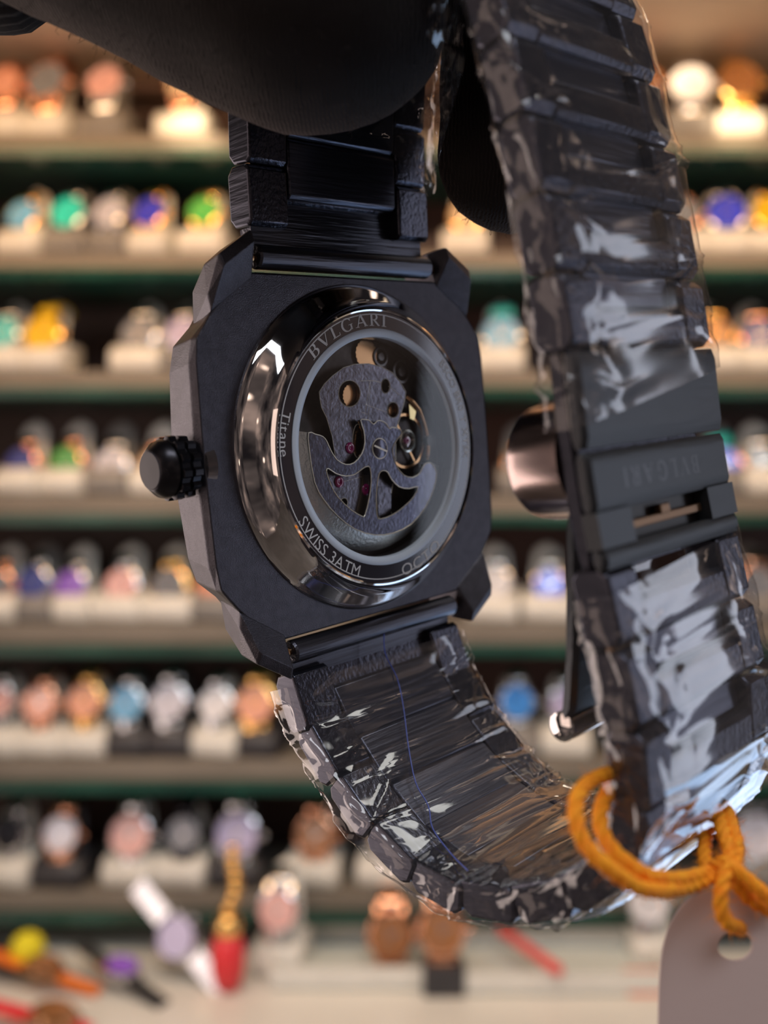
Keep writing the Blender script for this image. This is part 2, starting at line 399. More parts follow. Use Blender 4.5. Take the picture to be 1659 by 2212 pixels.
def capsule(name, m, p, q, r, label, cat, parent=None):
    b = MB(); p = Vector(p); q = Vector(q); d = (q-p).normalized(); n = 6
    pts = [p-d*r*math.cos(a) for a in [PI/2*k/n for k in range(n)]]+[p, q]+[q+d*r*math.sin(PI/2*k/n) for k in range(1, n+1)]
    rr = [max(r*math.sin(PI/2*k/n), r*.05) for k in range(n)]+[r, r]+[max(r*math.cos(PI/2*k/n), r*.05) for k in range(1, n+1)]
    b.tube(pts, rr, 14); o = b.build(name, m, parent, smooth='all')
    if label: tag(o, label, cat)
    return o
pz = lambda x, y, d: px(x, y, d)
M_red = mat('red_plastic', (.70, .03, .04), .3); M_redp = mat('coral_plastic', (.75, .10, .09), .35)
capsule('pen', M_redp, on_counter(1085, .99)+Vector((0, 0, .031)), on_counter(1205, .91)+Vector((0, 0, .029)), .0055, 'coral red pen lying aslant across the right tray', 'pen')
# red pouch-shaped charm with gold chain
ch = empty('gold_charm', on_counter(492, .93)); tag(ch, 'red tasselled charm with a gold chain standing on the counter', 'charm')
MB().lathe([(.002, 0), (.012, .004), (.016, .02), (.017, .04), (.012, .052), (.004, .056)], 24).build('red_pouch', M_red, ch, smooth='all')
MB().lathe([(.004, .050), (.013, .056), (.012, .068), (.005, .074)], 20).build('gold_cap', MM['gold'], ch, smooth='all')
bb = MB()
for k in range(7): bb.lathe([(.001, -.005), (.006, -.003), (.0065, 0), (.006, .003), (.001, .005)], 10, c=(.004*math.sin(k*.8)+.0015*k, 0, .078+k*.0095))
bb.build('gold_chain', MM['gold'], ch, smooth='all')
M_yel = mat('yellow_plush', (.80, .70, .02), .8, noise_amt=.1)
yb = MB().lathe([(.001*0+.0005, 0)]+[(.0165*math.sin(PI*k/12), .0165-.0165*math.cos(PI*k/12)) for k in range(1, 12)]+[(.0005, .033)], 24).build('yellow_ball', M_yel, None, smooth='all')
yb.location = on_counter(60, .95)+Vector((0, 0, .014)); tag(yb, 'small bright yellow ball at the left end of the counter', 'ball')
bx = MB().box(-.020, .020, -.016, .016, 0, .028).build('black_watch_box', M_stand_dark, None, bevel=.003); bx.location = on_counter(958, .93); tag(bx, 'small black box under the second rose gold watch on the counter', 'box')
place_watch(px(843, 0, .96).x, zc+.040, 0, 'rose', 'brown', 'rose gold watch standing on the counter left of the black box', y=.96, size=1.2, grp='watches on the counter')
st = MB().lathe([(.024, 0), (.022, .004), (.006, .008), (.005, .02), (.012, .028)], 20).build('watch_stand', M_stand, None, smooth=True); st.location = (px(843, 0, .96).x, .975, zc); tag(st, 'round white pedestal under the rose gold watch in the counter middle', 'watch stand')
place_watch(px(955, 0, .93).x, zc+.058, 0, 'rose', 'brown', 'rose gold watch propped upright on the small black box', y=.93, size=1.2, grp='watches on the counter')
place_stand(px(612, 0, .98).x, zc, -.15, M_stand, 'cream display stand on the counter right of the red charm', y=.98)
place_watch(px(600, 0, .96).x, zc+.062, -.15, 'steel', 'pink', 'steel watch with pink dial on the counter stand right of the charm', y=.966, size=1.1, grp='watches on the counter')
place_stand(px(1420, 0, .98).x, zc, 0, M_stand, 'cream display stand on the counter behind the orange box', y=1.0)
place_watch(px(1412, 0, .96).x, zc+.062, 0, 'steel', 'white', 'steel watch on the counter stand near the paper tag', y=.985, size=1.1, grp='watches on the counter')
ob = MB().box(-.018, .018, -.012, .012, 0, .016).build('orange_box', mat('orange_card', (.80, .13, .04), .5), None, bevel=.002); ob.location = on_counter(1392, .93); tag(ob, 'small orange box in front of the steel watch beside the paper tag', 'box')
# flat straps and watches lying at the left
def lying_watch(x, d, metal, dial, strap, label, ang, lift=.012, size=1.0):
    t = empty('wrist_watch', on_counter(x, d)+Vector((0, 0, lift)), (-PI/2+.25, 0, ang)); t.scale = (size,)*3; tag(t, label, 'watch', 'watches lying on the counter')
    put(P_case, t, MM[metal]); put(P_dial, t, MD[dial]); put(P_crown, t, MM[metal])
    b = MB()
    b.box(-.0095, .0095, .0035, .0060, -.066, .066)
    b.build('strap', M_strap[strap] if strap in M_strap else MM[strap], t, bevel=.0008)
    return t
lying_watch(118, .86, 'bronze', 'brown', 'red', 'bronze watch on a bright red strap lying at the left counter edge', PI/2, size=1.0)
lying_watch(95, .93, 'bronze', 'brown', 'orange', 'bronze watch on an orange strap lying behind the red strapped one', PI/2-.15, lift=.022, size=.9)
lying_watch(262, .93, 'steel', 'purple', 'black', 'steel watch with purple dial lying left of the silver bracelet', 1.0, lift=.02, size=.9)
lying_watch(20, .97, 'black', 'black', 'black', 'black watch lying at the far left end of the counter', 1.3, lift=.012, size=1.0)
# long silver bracelet watch leaning diagonally
t = empty('wrist_watch', on_counter(385, .95)+Vector((0, 0, .042)), (-.5, -.85, .1)); t.scale = (1.15,)*3
tag(t, 'silver bracelet watch leaning diagonally beside the gold and red charm', 'watch', 'watches lying on the counter')
put(P_case, t, MM['steel']); put(P_dial, t, MD['lavender']); put(P_crown, t, MM['steel'])
b = MB()
for s_ in (1, -1):
    for k in range(8): b.box(-.009, .009, .001, .0045, s_*(.0185+k*.0055)-.0028, s_*(.0185+k*.0055)+.0028)
b.build('bracelet', MM['steel'], t, bevel=.0006)
# soffit downlight seen at the top edge
dl_ = empty('ceiling_downlight', (px(1562, 0, .90).x, .90, 2.105)); tag(dl_, 'small round ceiling downlight above the right end of the shelves', 'light')
MB().lathe([(.030, -.004), (.030, 0), (.024, 0), (.024, -.006)], 28, closed_prof=True).build('trim_ring', MM['steel'], dl_, smooth=True)
MB().lathe([(.0235, -.003), (.0235, -.001)], 28).build('lamp_disc', mat('lit_lamp', (1, 1, 1), .5, emit=((1, .85, .65), 22)), dl_)

# ================================================================== the held watch
M_case = mat('black_blasted_titanium', (.080, .078, .094), .30, .88, noise_amt=.10, noise_scale=900, bump=.35, bump_scale=9000)
M_brush = mat('black_brushed_titanium', (.070, .072, .090), .30, .85, bump=.5, bump_scale=900, aniso=(.12, 3, 3))
M_link = mat('black_link_titanium', (.060, .062, .082), .25, .85, bump=.35, bump_scale=700, aniso=(3, 3, .2))
M_linkc = mat('black_centre_link_titanium', (.085, .088, .115), .30, .85, bump=.4, bump_scale=700, aniso=(.2, 3, 3))
M_chrome = mat('polished_steel', (.80, .78, .77), .04, 1.0)
M_blackglass = mat('black_engraved_ring', (.018, .018, .030), .10, .3, coat=.5)
M_gasket = mat('pale_blue_gasket', (.66, .76, .88), .4)
M_engr = mat('engraved_grey', (.72, .72, .72), .5)
M_plate = mat('movement_nickel', (.11, .11, .135), .24, .95, noise_amt=.25, noise_scale=1500, bump=.15, bump_scale=2500)
M_rotor = mat('rotor_nickel', (.085, .088, .120), .22, .95, noise_amt=.2, noise_scale=1200, bump=.12, bump_scale=2500)
M_rim = mat('rotor_rim_steel', (.62, .68, .70), .32, .9, bump=.3, bump_scale=3000)
M_brass = mat('brass', (.62, .38, .20), .25, 1.0)
M_edge = mat('cut_edge_glint', (.85, .80, .66), .35, .3)  # pale, hardly metallic colour paints the glint along the movement's edges
M_ruby = mat('ruby_jewel', (.30, .01, .13), .08, 0, coat=1)
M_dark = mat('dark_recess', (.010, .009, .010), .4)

W = empty('wrist_watch'); W.matrix_world = WM
tag(W, 'black titanium wristwatch with see-through case back hanging from a gloved hand', 'watch')

# ---- case: plate, flanks with steps, four raised lugs
def sym(q):   # quadrant outline (u>0, v>0) from top to right, mirrored to a full loop (counter-clockwise)
    tr = [(a, b) for a, b in q]; tl = [(-a, b) for a, b in q[::-1]]
    bl = [(-a, -b) for a, b in q]; br = [(a, -b) for a, b in q[::-1]]
    return [p for p in (tr + br + bl + tl)][::-1]
back = [(13.0, 17.9), (14.4, 17.7), (18.25, 14.0), (20.1, 11.7), (20.4, 9.5), (20.55, 3)]
mid_ = [(13.0, 17.9), (14.9, 17.5), (18.2, 13.7), (20.2, 11.7), (20.7, 9.5), (20.9, 3)]
front = [(12.6, 17.0), (14.5, 16.5), (16.9, 13.3), (18.9, 11.5), (19.6, 9.0), (20.1, 3)]
face = [(11.5, 15.6), (13.0, 15.0), (15.4, 12.0), (17.4, 10.2), (18.0, 8.0), (18.4, 3)]
bc = MB()
rings = [[(x, y, z) for x, y in sym(q)] for q, z in ((back, 0.0), (mid_, -.8), (front, -5.8), (face, -7.2))]
bc.loft(rings, True, False)
# back plate annulus with the well for the movement, and a front bezel disc
bc.poly(sym(back), 0.0, -.5, holes=[[(16.4*math.cos(2*PI*k/96), 16.4*math.sin(2*PI*k/96)) for k in range(96)]])
bc.poly(sym(face), -7.2, -6.8)
for sx in (-1, 1):
    for sy in (-1, 1):
        P = [(13.1, 17.4, .0), (14.4, 17.7, .02), (18.2, 14.1, .02), (13.7, 20.5, 1.75), (17.45, 18.05, 1.7), (13.7, 21.7, 1.35), (17.7, 19.2, 1.35), (18.5, 15.6, .1),
             (13.1, 16.5, -5.0), (16.9, 13.3, -5.0), (16.5, 16.6, -5.2), (13.1, 20.8, -4.6), (13.1, 21.3, -1.0), (17.4, 18.7, -1.5)]
        bc.hull([(sx*a, sy*b_, c) for a, b_, c in P])
case = bc.build('case', M_case, W, bevel=.00016, scale=S, seg=2)

# ---- domed bezel of the case back, engraved ring, gasket, crystal
ring = MB().lathe([(17.15, -.3), (17.2, .15), (17.0, .45), (16.6, .75), (15.7, 1.35), (14.9, 2.05), (14.55, 2.6), (14.45, 2.85), (14.25, 2.95), (14.1, 2.85), (14.1, 0), (16.0, -.3)], 180, closed_prof=True)
cb = ring.build('case_back', M_chrome, W, smooth=True, scale=S, angle=22)
eng = MB().lathe([(14.15, 2.55), (14.1, 2.74), (12.3, 2.74), (12.25, .5), (14.1, .5)], 180, closed_prof=True).build('engraved_ring', M_blackglass, cb, smooth=True, scale=S, angle=30)
MB().lathe([(13.72, 2.735), (13.76, 2.75), (13.82, 2.75), (13.86, 2.735)], 180, closed_prof=True).build('hairline', M_engr, cb, smooth=True, scale=S)
gsk = MB().lathe([(12.35, 2.4), (12.33, 2.84), (12.2, 2.94), (11.75, 2.94), (11.5, 2.75), (11.45, 2.1), (12.2, 2.1)], 180, closed_prof=True).build('gasket', M_gasket, W, smooth=True, scale=S, angle=40)
MB().lathe([(12.2, .9), (11.45, .9), (11.45, 2.2), (12.2, 2.2)], 120, closed_prof=True).build('well_wall', mat('well_wall_steel', (.10, .10, .11), .25, .9), W, smooth=True, scale=S, angle=30)
M_crystal = clear_mat('sapphire_crystal', f0=.02, f90=.5, rough=.02)
MB().lathe([(11.5, 2.62), (11.5, 2.70), (0.01, 2.70)], 96, caps=False).build('crystal', M_crystal, W, scale=S)

# ---- lettering
def text_glyph(ch):
    cu = bpy.data.curves.new('g', 'FONT'); cu.body = ch; cu.size = 1.0; cu.extrude = 0; cu.resolution_u = 3
    o = bpy.data.objects.new('g', cu); COL.objects.link(o)
    dg = bpy.context.evaluated_depsgraph_get(); me = o.evaluated_get(dg).to_mesh()
    vs = [v.co.copy() for v in me.vertices]; fs = [tuple(p.vertices) for p in me.polygons]
    o.evaluated_get(dg).to_mesh_clear(); bpy.data.objects.remove(o); bpy.data.curves.remove(cu)
    return vs, fs
def stroke(b, pts, w):
    """flat stroke in 2D with its own width at every point"""
    pts = [Vector((p[0], p[1])) for p in pts]; ring = []
    for i, p in enumerate(pts):
        t = (pts[min(i+1, len(pts)-1)]-pts[max(i-1, 0)]).normalized(); n = Vector((-t.y, t.x)); ww = w[i] if isinstance(w, (list, tuple)) else w
        ring.append([(p+n*ww/2).to_3d(), (p-n*ww/2).to_3d()])
    vs = [q for r_ in ring for q in r_]; fs = [(2*i, 2*i+1, 2*i+3, 2*i+2) for i in range(len(ring)-1)]
    b[1].extend([tuple(k+len(b[0]) for k in f) for f in fs]); b[0].extend(vs)
def serif_glyph(ch):
    b = ([], []); T, F = .13, .055
    def ser(x, y, w=.26): stroke(b, [(x-w/2, y), (x+w/2, y)], .035)
    def arc(cx, cy, rx, ry, a0, a1, w0, w1, n=14):
        pts = []; ws = []
        for k in range(n+1):
            a = math.radians(a0+(a1-a0)*k/n); pts.append((cx+rx*math.cos(a), cy+ry*math.sin(a))); ws.append(w0+(w1-w0)*abs(math.cos(a)))
        stroke(b, pts, ws)
    if ch == 'I': stroke(b, [(.15, 0), (.15, .72)], T); ser(.15, .018, .3); ser(.15, .702, .3); adv = .34
    elif ch == 'L': stroke(b, [(.15, 0), (.15, .72)], T); ser(.15, .702, .3); stroke(b, [(.02, .025), (.52, .025)], .05); stroke(b, [(.515, 0), (.53, .17)], .05); adv = .58
    elif ch == 'V': stroke(b, [(.08, .72), (.37, .0)], T); stroke(b, [(.37, .0), (.62, .72)], F); ser(.08, .702); ser(.62, .702); adv = .72
    elif ch == 'A': stroke(b, [(.10, 0), (.37, .73)], F); stroke(b, [(.37, .73), (.66, 0)], T); stroke(b, [(.2, .24), (.55, .24)], F); ser(.10, .018); ser(.66, .018); adv = .78
    elif ch == 'B':
        stroke(b, [(.15, 0), (.15, .72)], T); ser(.12, .018, .25); ser(.12, .702, .25)
        stroke(b, [(.15, .70), (.33, .70)], .04); arc(.33, .54, .15, .16, 90, -90, .04, .12); stroke(b, [(.15, .38), (.33, .38)], .04)
        arc(.34, .20, .19, .18, 90, -90, .04, .13); stroke(b, [(.15, .02), (.34, .02)], .04); adv = .62
    elif ch == 'R':
        stroke(b, [(.15, 0), (.15, .72)], T); ser(.15, .018, .3); ser(.12, .702, .25)
        stroke(b, [(.15, .70), (.33, .70)], .04); arc(.33, .53, .17, .17, 90, -90, .04, .12); stroke(b, [(.15, .36), (.33, .36)], .04)
        stroke(b, [(.30, .37), (.60, .01)], .11); ser(.61, .018, .14); adv = .68
    elif ch == 'G':
        arc(.40, .36, .32, .36, 40, 320, .05, .13, 24); stroke(b, [(.64, .02), (.64, .32)], .11); ser(.62, .32, .26); stroke(b, [(.645, .52), (.645, .68)], .04); adv = .80
    return b[0], b[1], adv
def ring_text(name, s, r, a_start, a_end, size, inward, parent, serif=False, bold=0):
    """letters engraved round the ring; tops away from the centre, or towards it (inward)"""
    b = MB(); glyphs = []; x = 0
    for ch in s:
        if ch == ' ': glyphs.append((None, x, .3)); x += .34; continue
        if serif: vs, fs, adv = serif_glyph(ch); glyphs.append(((vs, fs), x, adv)); x += adv+.10
        else:
            vs, fs = text_glyph(ch); x0 = min(v.x for v in vs); wd_ = max(v.x for v in vs)-x0
            vs = [Vector((v.x-x0, v.y, 0)) for v in vs]; glyphs.append(((vs, fs), x, wd_)); x += wd_+.09
    total = x-.09
    arc_len = abs(math.radians(a_end-a_start))*r; kx = arc_len/(total*size)
    for g, gx, wd_ in glyphs:
        if g is None: continue
        mid = (gx+wd_/2)/total; a = math.radians(a_start+(a_end-a_start)*mid)
        out = []
        for v in g[0]:
            lx = (v.x-wd_/2)*size*min(1.25, kx); ly = v.y*size-.36*size
            er = Vector((math.cos(a), math.sin(a), 0)); et = Vector((math.sin(a), -math.cos(a), 0))   # clockwise
            if inward: p = er*(r-ly)-et*lx
            else: p = er*(r+ly)+et*lx
            out.append((p.x, p.y, 2.775))
        # give the letter a little depth
        n = len(out); b.add(out, g[1])
    return b.build(name, M_engr, parent, scale=S, fix=True)
ring_text('lettering', 'BVLGARI', 13.22, 133, 81.5, 1.75, False, cb, serif=True)
ring_text('lettering', 'Titane', 13.3, 160.5, 179, 1.55, True, cb)
ring_text('lettering', 'SWISS 3ATM', 13.2, 206.5, 248.5, 1.75, True, cb)
ring_text('lettering', 'OCTO', 13.35, -84.5, -56.5, 1.75, True, cb)
ring_text('lettering', 'BSCO BR0 T XTSK', 13.25, 41, -10, 1.25, False, cb)

# ---- movement under the crystal
def P5(lst, w, smooth=3):
    pts = [c5(x, y, w) for x, y in lst]
    return [(p.x, p.y) for p in catmull([Vector((a, b_, 0)) for a, b_ in pts], smooth, True)] if smooth > 1 else pts
def ellipse5(cx, cy, rx, ry, w, n=24): return [c5(cx+rx*math.cos(2*PI*k/n), cy+ry*math.sin(2*PI*k/n), w) for k in range(n)]
mv = MB().lathe([(11.6, -.6), (11.6, -.2), (0.01, -.2)], 64, caps=False).build('movement_base', mat('movement_base_dark', (.030, .026, .026), .35, .7, noise_amt=.6, noise_scale=500), W, smooth=True, scale=S)
wb = .95
top = [(285, 600), (330, 530), (400, 460), (500, 385), (600, 355), (720, 350), (840, 380), (930, 430), (1000, 510), (1050, 600)]
lower = [(1040, 680), (1000, 820), (968, 915), (960, 1050), (960, 1300), (900, 1600), (930, 1690), (820, 1725), (790, 1550), (750, 1400), (680, 1690), (560, 1650), (420, 1500), (340, 1290), (400, 1200), (425, 1170), (400, 1000), (350, 830), (305, 740), (290, 660)]
bridge_outline = [c5(x, y, wb) for x, y in top+lower]
holes = [ellipse5(552, 615, 96, 118, wb), ellipse5(872, 548, 38, 66, wb), ellipse5(938, 760, 50, 70, wb), ellipse5(628, 1035, 48, 150, wb), ellipse5(505, 1580, 32, 40, wb)]
bridge = MB().poly(bridge_outline, .45*1, wb, holes).build('movement_bridge', M_plate, W, bevel=.00006, scale=S)
eb = MB()
for h in holes+[bridge_outline]:
    eb.tube([(x, y, wb+.01) for x, y in h+[h[0]]], .035, 5)
eb.tube([(*c5(x, y, wb), wb+.01) for x, y in ((650, 505), (700, 500), (770, 502), (830, 518))], .03, 5)
eb.tube([(*c5(x, y, wb), wb+.01) for x, y in ((900, 550), (960, 600), (1010, 640), (1040, 680))], .03, 5)
for a, b_ in (((735, 500), (690, 790)), ((690, 710), (880, 780)), ((720, 860), (735, 500)), ((500, 1395), (660, 1352)), ((660, 780), (710, 800))):
    eb.tube([(*c5(*a, wb), wb), (*c5(*b_, wb), wb)], .015, 4)
eb.build('edge_glints', M_edge, bridge, scale=S)
# hole linings, wheels and jewels
hb = MB()
for (cx, cy, rx, ry) in ((552, 615, 96, 118), (872, 548, 38, 66), (938, 760, 50, 70)):
    h1 = ellipse5(cx, cy, rx, ry, wb); h2 = [(x+.25, y, ) for x, y in h1]
    hb.loft([[(x, y, wb-.02) for x, y in h1], [(x, y, wb-.75) for x, y in h2]], True, False)
hb.build('hole_lining', M_brass, bridge, smooth='all', scale=S)
gb = MB()
for (cx, cy, r_, z) in ((560, 640, 1.2, .1), (938, 770, .8, .1), (690, 270, 1.5, -.1)):
    x, y = c5(cx, cy, z)
    gear = [((r_+(.10 if k % 2 else 0))*math.cos(2*PI*k/40)+x, (r_+(.10 if k % 2 else 0))*math.sin(2*PI*k/40)+y) for k in range(40)]
    gb.poly(gear, z, z+.25)
gb.build('gear_wheel', M_brass, W, scale=S, bevel=.00003)
for (cx, cy, r_, w_) in ((560, 1098, .60, 1.0), (462, 1396, .60, 1.0), (700, 1466, .62, 1.0), (1056, 1030, .35, .85)):
    x, y = c5(cx, cy, w_)
    j = MB().lathe([(r_, -.1), (r_, .06), (r_*.75, .13), (r_*.35, .11), (r_*.2, .02), (.01, .02)], 24, c=(x, y, w_), caps=False).build('jewel', M_ruby, bridge, smooth='all', scale=S)
# curved brass arm behind the window left of the screw, and the bar under the left rotor window
ab = MB()
ab.tube([(*c5(x, y, .9), .9) for x, y in ((630, 860), (665, 950), (678, 1050), (665, 1130), (640, 1190))], .12, 6)
ab.tube([(*c5(x, y, .7), .7) for x, y in ((640, 920), (600, 970), (590, 1080), (600, 1190))], .22, 6)
ab.build('brass_lever', M_brass, W, smooth=True, scale=S)
bar_o = [(668, 1330), (738, 1340), (735, 1450), (680, 1700), (610, 1680), (650, 1500)]
MB().poly([c5(x, y, 1.02) for x, y in bar_o], .95, 1.02).build('narrow_bridge', mat('narrow_bridge_bronze', (.20, .17, .13), .3, .9), W, scale=S, bevel=.00005)
MB().poly([c5(x, y, 1.02) for x, y in ((805, 1440), (925, 1440), (925, 1690), (810, 1700))], .93, 1.0).build('click_plate', M_plate, W, scale=S, bevel=.00005)
# balance wheel
bx_, by_ = c5(1060, 1035, .6)
bw = MB().lathe([(3.05, 0), (3.05, .25), (2.75, .25), (2.75, 0)], 60, c=(bx_, by_, .2), closed_prof=True)
for a in (0.5, 0.5+PI): bw.box(-.12, .12, 0, 2.8, .25, .35, M=Matrix.Translation((bx_, by_, 0)) @ Matrix.Rotation(a, 4, 'Z'))
bal = bw.build('balance_wheel', M_brass, W, smooth=True, scale=S, angle=30)
MB().lathe([(1.25, 0), (1.25, .2), (1.05, .25), (.95, .1)], 40, c=(bx_, by_, .55), closed_prof=True).build('balance_cock_ring', mat('grey_green_steel', (.45, .50, .48), .2, .9), bal, smooth=True, scale=S)
MB().lathe([(.85, 0), (.80, .2), (.3, .25), (.01, .2)], 32, c=(bx_, by_, .5), caps=False).build('balance_cap', mat('smoky_steel', (.25, .22, .23), .15, .9), bal, smooth='all', scale=S)
MB().tube([(*c5(x, y, .8), .8) for x, y in ((1050, 640), (1110, 690), (1170, 760), (1215, 880), (1245, 1000), (1250, 1100), (1240, 1200))], [.30, .32, .25, .2, .18, .2, .25], 8).build('balance_cock', M_brass, W, smooth='all', scale=S)
MB().lathe([(.62, 0), (.62, .6), (.01, .6)], 20, c=(*c5(1262, 1030, .9), .5), caps=False).build('cock_screw', M_dark, W, smooth=True, scale=S)
MB().poly([c5(x, y, .6) for x, y in ((1070, 700), (1150, 740), (1120, 860), (1080, 840))], .3, .7).build('regulator', mat('pale_brass', (.75, .60, .30), .2, 1.0), W, scale=S, bevel=.00008)
# upper dark pieces
ub = MB()
for (cx, cy, r_) in ((828, 290, 1.05), (1010, 420, 1.3)):
    x, y = c5(cx, cy, .2); ub.lathe([(r_, 0), (r_, .3), (r_*.8, .3), (r_*.8, 0)], 30, c=(x, y, 0), closed_prof=True); ub.lathe([(r_*.45, 0), (r_*.4, .35), (.01, .35)], 20, c=(x, y, 0), caps=False)
ub.build('keyless_works', mat('keyless_dark_steel', (.10, .10, .105), .25, .9), W, smooth=True, scale=S, angle=30)

# rotor: flat winged segment with a thick rim
wr = 1.72
outer = [(190, 962), (196, 1100), (245, 1400), (330, 1560), (450, 1700), (600, 1815), (780, 1868), (950, 1848), (1100, 1770), (1225, 1620), (1300, 1450), (1322, 1320), (1290, 1245), (1250, 1228),
         (1210, 1252), (1175, 1320), (1110, 1358), (1035, 1338), (970, 1258), (936, 1150), (942, 1075), (980, 1015), (1015, 968), (1000, 935), (960, 918), (925, 915), (905, 925), (880, 885), (835, 856), (795, 858), (765, 888), (730, 855), (690, 845), (650, 852),
         (678, 940), (688, 1050), (660, 1150), (592, 1228), (520, 1243), (440, 1200), (385, 1115), (352, 1040), (315, 995), (250, 975)]
h1 = [(348, 1300), (368, 1280), (430, 1322), (520, 1346), (600, 1330), (655, 1290), (700, 1262), (735, 1275), (745, 1400), (725, 1550), (690, 1690), (660, 1700), (560, 1640), (450, 1530), (385, 1420)]
h2 = [(815, 1325), (850, 1296), (890, 1312), (925, 1375), (990, 1440), (1080, 1456), (1160, 1440), (1120, 1530), (1030, 1620), (930, 1690), (825, 1725), (797, 1690), (788, 1550), (798, 1420)]
O_ = P5(outer, wr, 2); H1 = P5(h1, wr, 2); H2 = P5(h2, wr, 2)
rotor = MB().poly(O_, wr-.30, wr, [H1, H2]).build('rotor', M_rotor, W, scale=S)
re = MB()
for h in (O_, H1, H2): re.tube([(x, y, wr+.01) for x, y in h+[h[0]]], .06, 5)
re.build('edge_glints', M_edge, rotor, scale=S)
rim = []
n = 56; a0, a1 = math.radians(166), math.radians(360-16)
inner_arc = [c5(x, y, 1.6) for x, y in outer[:12]]
sect = MB(); rr_ = []
for k in range(n+1):
    a = a0+(a1-a0)*k/n; ca, sa = math.cos(a), math.sin(a)
    rr_.append([(r_*ca, r_*sa, z) for r_, z in ((9.05, 1.66), (9.2, 1.60), (10.0, 1.30), (10.75, .90), (10.95, .75), (10.95, .3), (8.6, .5), (8.6, 1.40))])
sect.loft(rr_)
sect.build('rotor_weight', M_rim, rotor, smooth=True, scale=S, angle=35)
sx_, sy_ = c5(826, 1102, wr+.1)
scr = MB().lathe([(1.02, 0), (1.0, .12), (.9, .16), (.01, .16)], 40, c=(sx_, sy_, wr), caps=False).build('rotor_screw', M_rotor, rotor, smooth=True, scale=S, angle=30)
MB().lathe([(1.12, 0), (1.12, .05), (1.02, .05), (1.02, 0)], 40, c=(sx_, sy_, wr), closed_prof=True).build('screw_rim', M_edge, rotor, scale=S)
ang = math.atan2(c5(880, 1125, wr)[1]-c5(770, 1075, wr)[1], c5(880, 1125, wr)[0]-c5(770, 1075, wr)[0])
MB().box(-1.0, 1.0, -.09, .09, wr+.15, wr+.19, M=Matrix.Translation((sx_, sy_, 0)) @ Matrix.Rotation(ang, 4, 'Z')).build('screw_slot', M_edge, rotor, scale=S)

# ---- crown
RX = Matrix.Rotation(-PI/2, 4, 'Y')        # z -> -x
cx0 = Matrix.Translation((-20.2, .1, -2.2)) @ RX
cbm = MB().lathe([(1.9, 0), (1.9, .7), (2.3, .9)], 32, M=cx0)
segs = 72; rings = []
for r_, z, kn in ((2.3, .8, 0), (2.75, .95, .16), (2.8, 1.8, .16), (2.45, 1.9, 0), (2.45, 2.1, 0), (2.85, 2.2, .16), (2.85, 3.0, .16), (2.5, 3.1, 0), (2.5, 3.25, 0), (2.75, 3.35, 0), (2.6, 3.9, 0), (1.85, 4.7, 0), (1.75, 4.75, 0)):
    rings.append([cx0 @ Vector(((r_+kn*(1 if (k//3) % 2 else -1))*math.cos(2*PI*k/segs), (r_+kn*(1 if (k//3) % 2 else -1))*math.sin(2*PI*k/segs), z)) for k in range(segs)])
cbm.loft(rings)
M_crown = mat('black_crown', (.030, .029, .034), .28, .85)
crown = cbm.build('crown', M_crown, W, smooth=True, scale=S, angle=30)
MB().lathe([(1.78, 4.74), (1.7, 4.82), (.01, 4.84)], 40, M=cx0, caps=False).build('crown_cap', mat('crown_cap_ceramic', (.030, .030, .042), .4, spec=.25), crown, smooth=True, scale=S)
MB().lathe([(2.6, -.9), (2.5, .1), (2.0, .35), (1.9, -.9)], 40, M=cx0, closed_prof=True).build('crown_collar', mat('bare_collar', (.26, .22, .21), .25, .9), W, smooth=True, scale=S)

# ---- barrels between the lugs with spring bars
for sy in (-1, 1):
    b = MB(); Mb = Matrix.Translation((0, sy*19.5, -.5)) @ Matrix.Rotation(PI/2, 4, 'Y')
    b.lathe([(.5, -12.3), (1.05, -12.25), (1.2, -12.0), (1.2, 12.0), (1.05, 12.25), (.5, 12.3)], 36, M=Mb)
    b.box(-12, 12, sy*19.4, sy*22.4, -2.6, -.9) if sy > 0 else b.box(-12, 12, sy*22.4, sy*19.4, -2.6, -.9)
    if sy > 0: b.box(-8.1, 8.1, 22.0, 25.2, -3.0, -1.5)
    br_ = b.build('end_link', M_brush, W, smooth=True, scale=S, angle=30)
    pb = MB()
    for sx in (-1, 1):
        pb.lathe([(.38, 0), (.38, .5), (.6, .55), (.6, .8), (.38, .85), (.38, 1.4)], 16, M=Matrix.Translation((sx*12.1, sy*19.4, -.5)) @ Matrix.Rotation(sx*PI/2, 4, 'Y'))
    pb.build('spring_bar', M_brass, br_, smooth=True, scale=S)
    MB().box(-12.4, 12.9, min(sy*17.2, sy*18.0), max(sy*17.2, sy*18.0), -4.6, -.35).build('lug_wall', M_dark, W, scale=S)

# ---- bracelet: the ring of links in the (v, w) plane, recovered from both of its edges in the photo
prof = [(-22.2, -3.3), (-27.3, -1.5), (-31.6, 1.6), (-35.6, 5.4), (-39.0, 10.0), (-40.9, 15.0), (-41.2, 20.0), (-40.0, 26.0), (-37.6, 31.2), (-33.8, 35.6), (-29.0, 38.0), (-23.6, 38.4), (-16.5, 37.3), (-10.7, 36.2), (-4.5, 35.2),
        (1.2, 34.6), (8.5, 34.1), (15.6, 33.2), (20.5, 32.4), (26.0, 31.4), (33.0, 29.9), (40.0, 27.8), (47, 24.5), (52.5, 19.5), (55.0, 13.5), (54.2, 7.5), (50.0, 2.5), (43.5, -.6), (36.0, -2.2), (29.5, -3.0), (22.2, -3.4)]
dense = catmull([Vector((0, a, b_)) for a, b_ in prof], 24)
cum = [0]
for i in range(1, len(dense)): cum.append(cum[-1]+(dense[i]-dense[i-1]).length)
TOT = cum[-1]
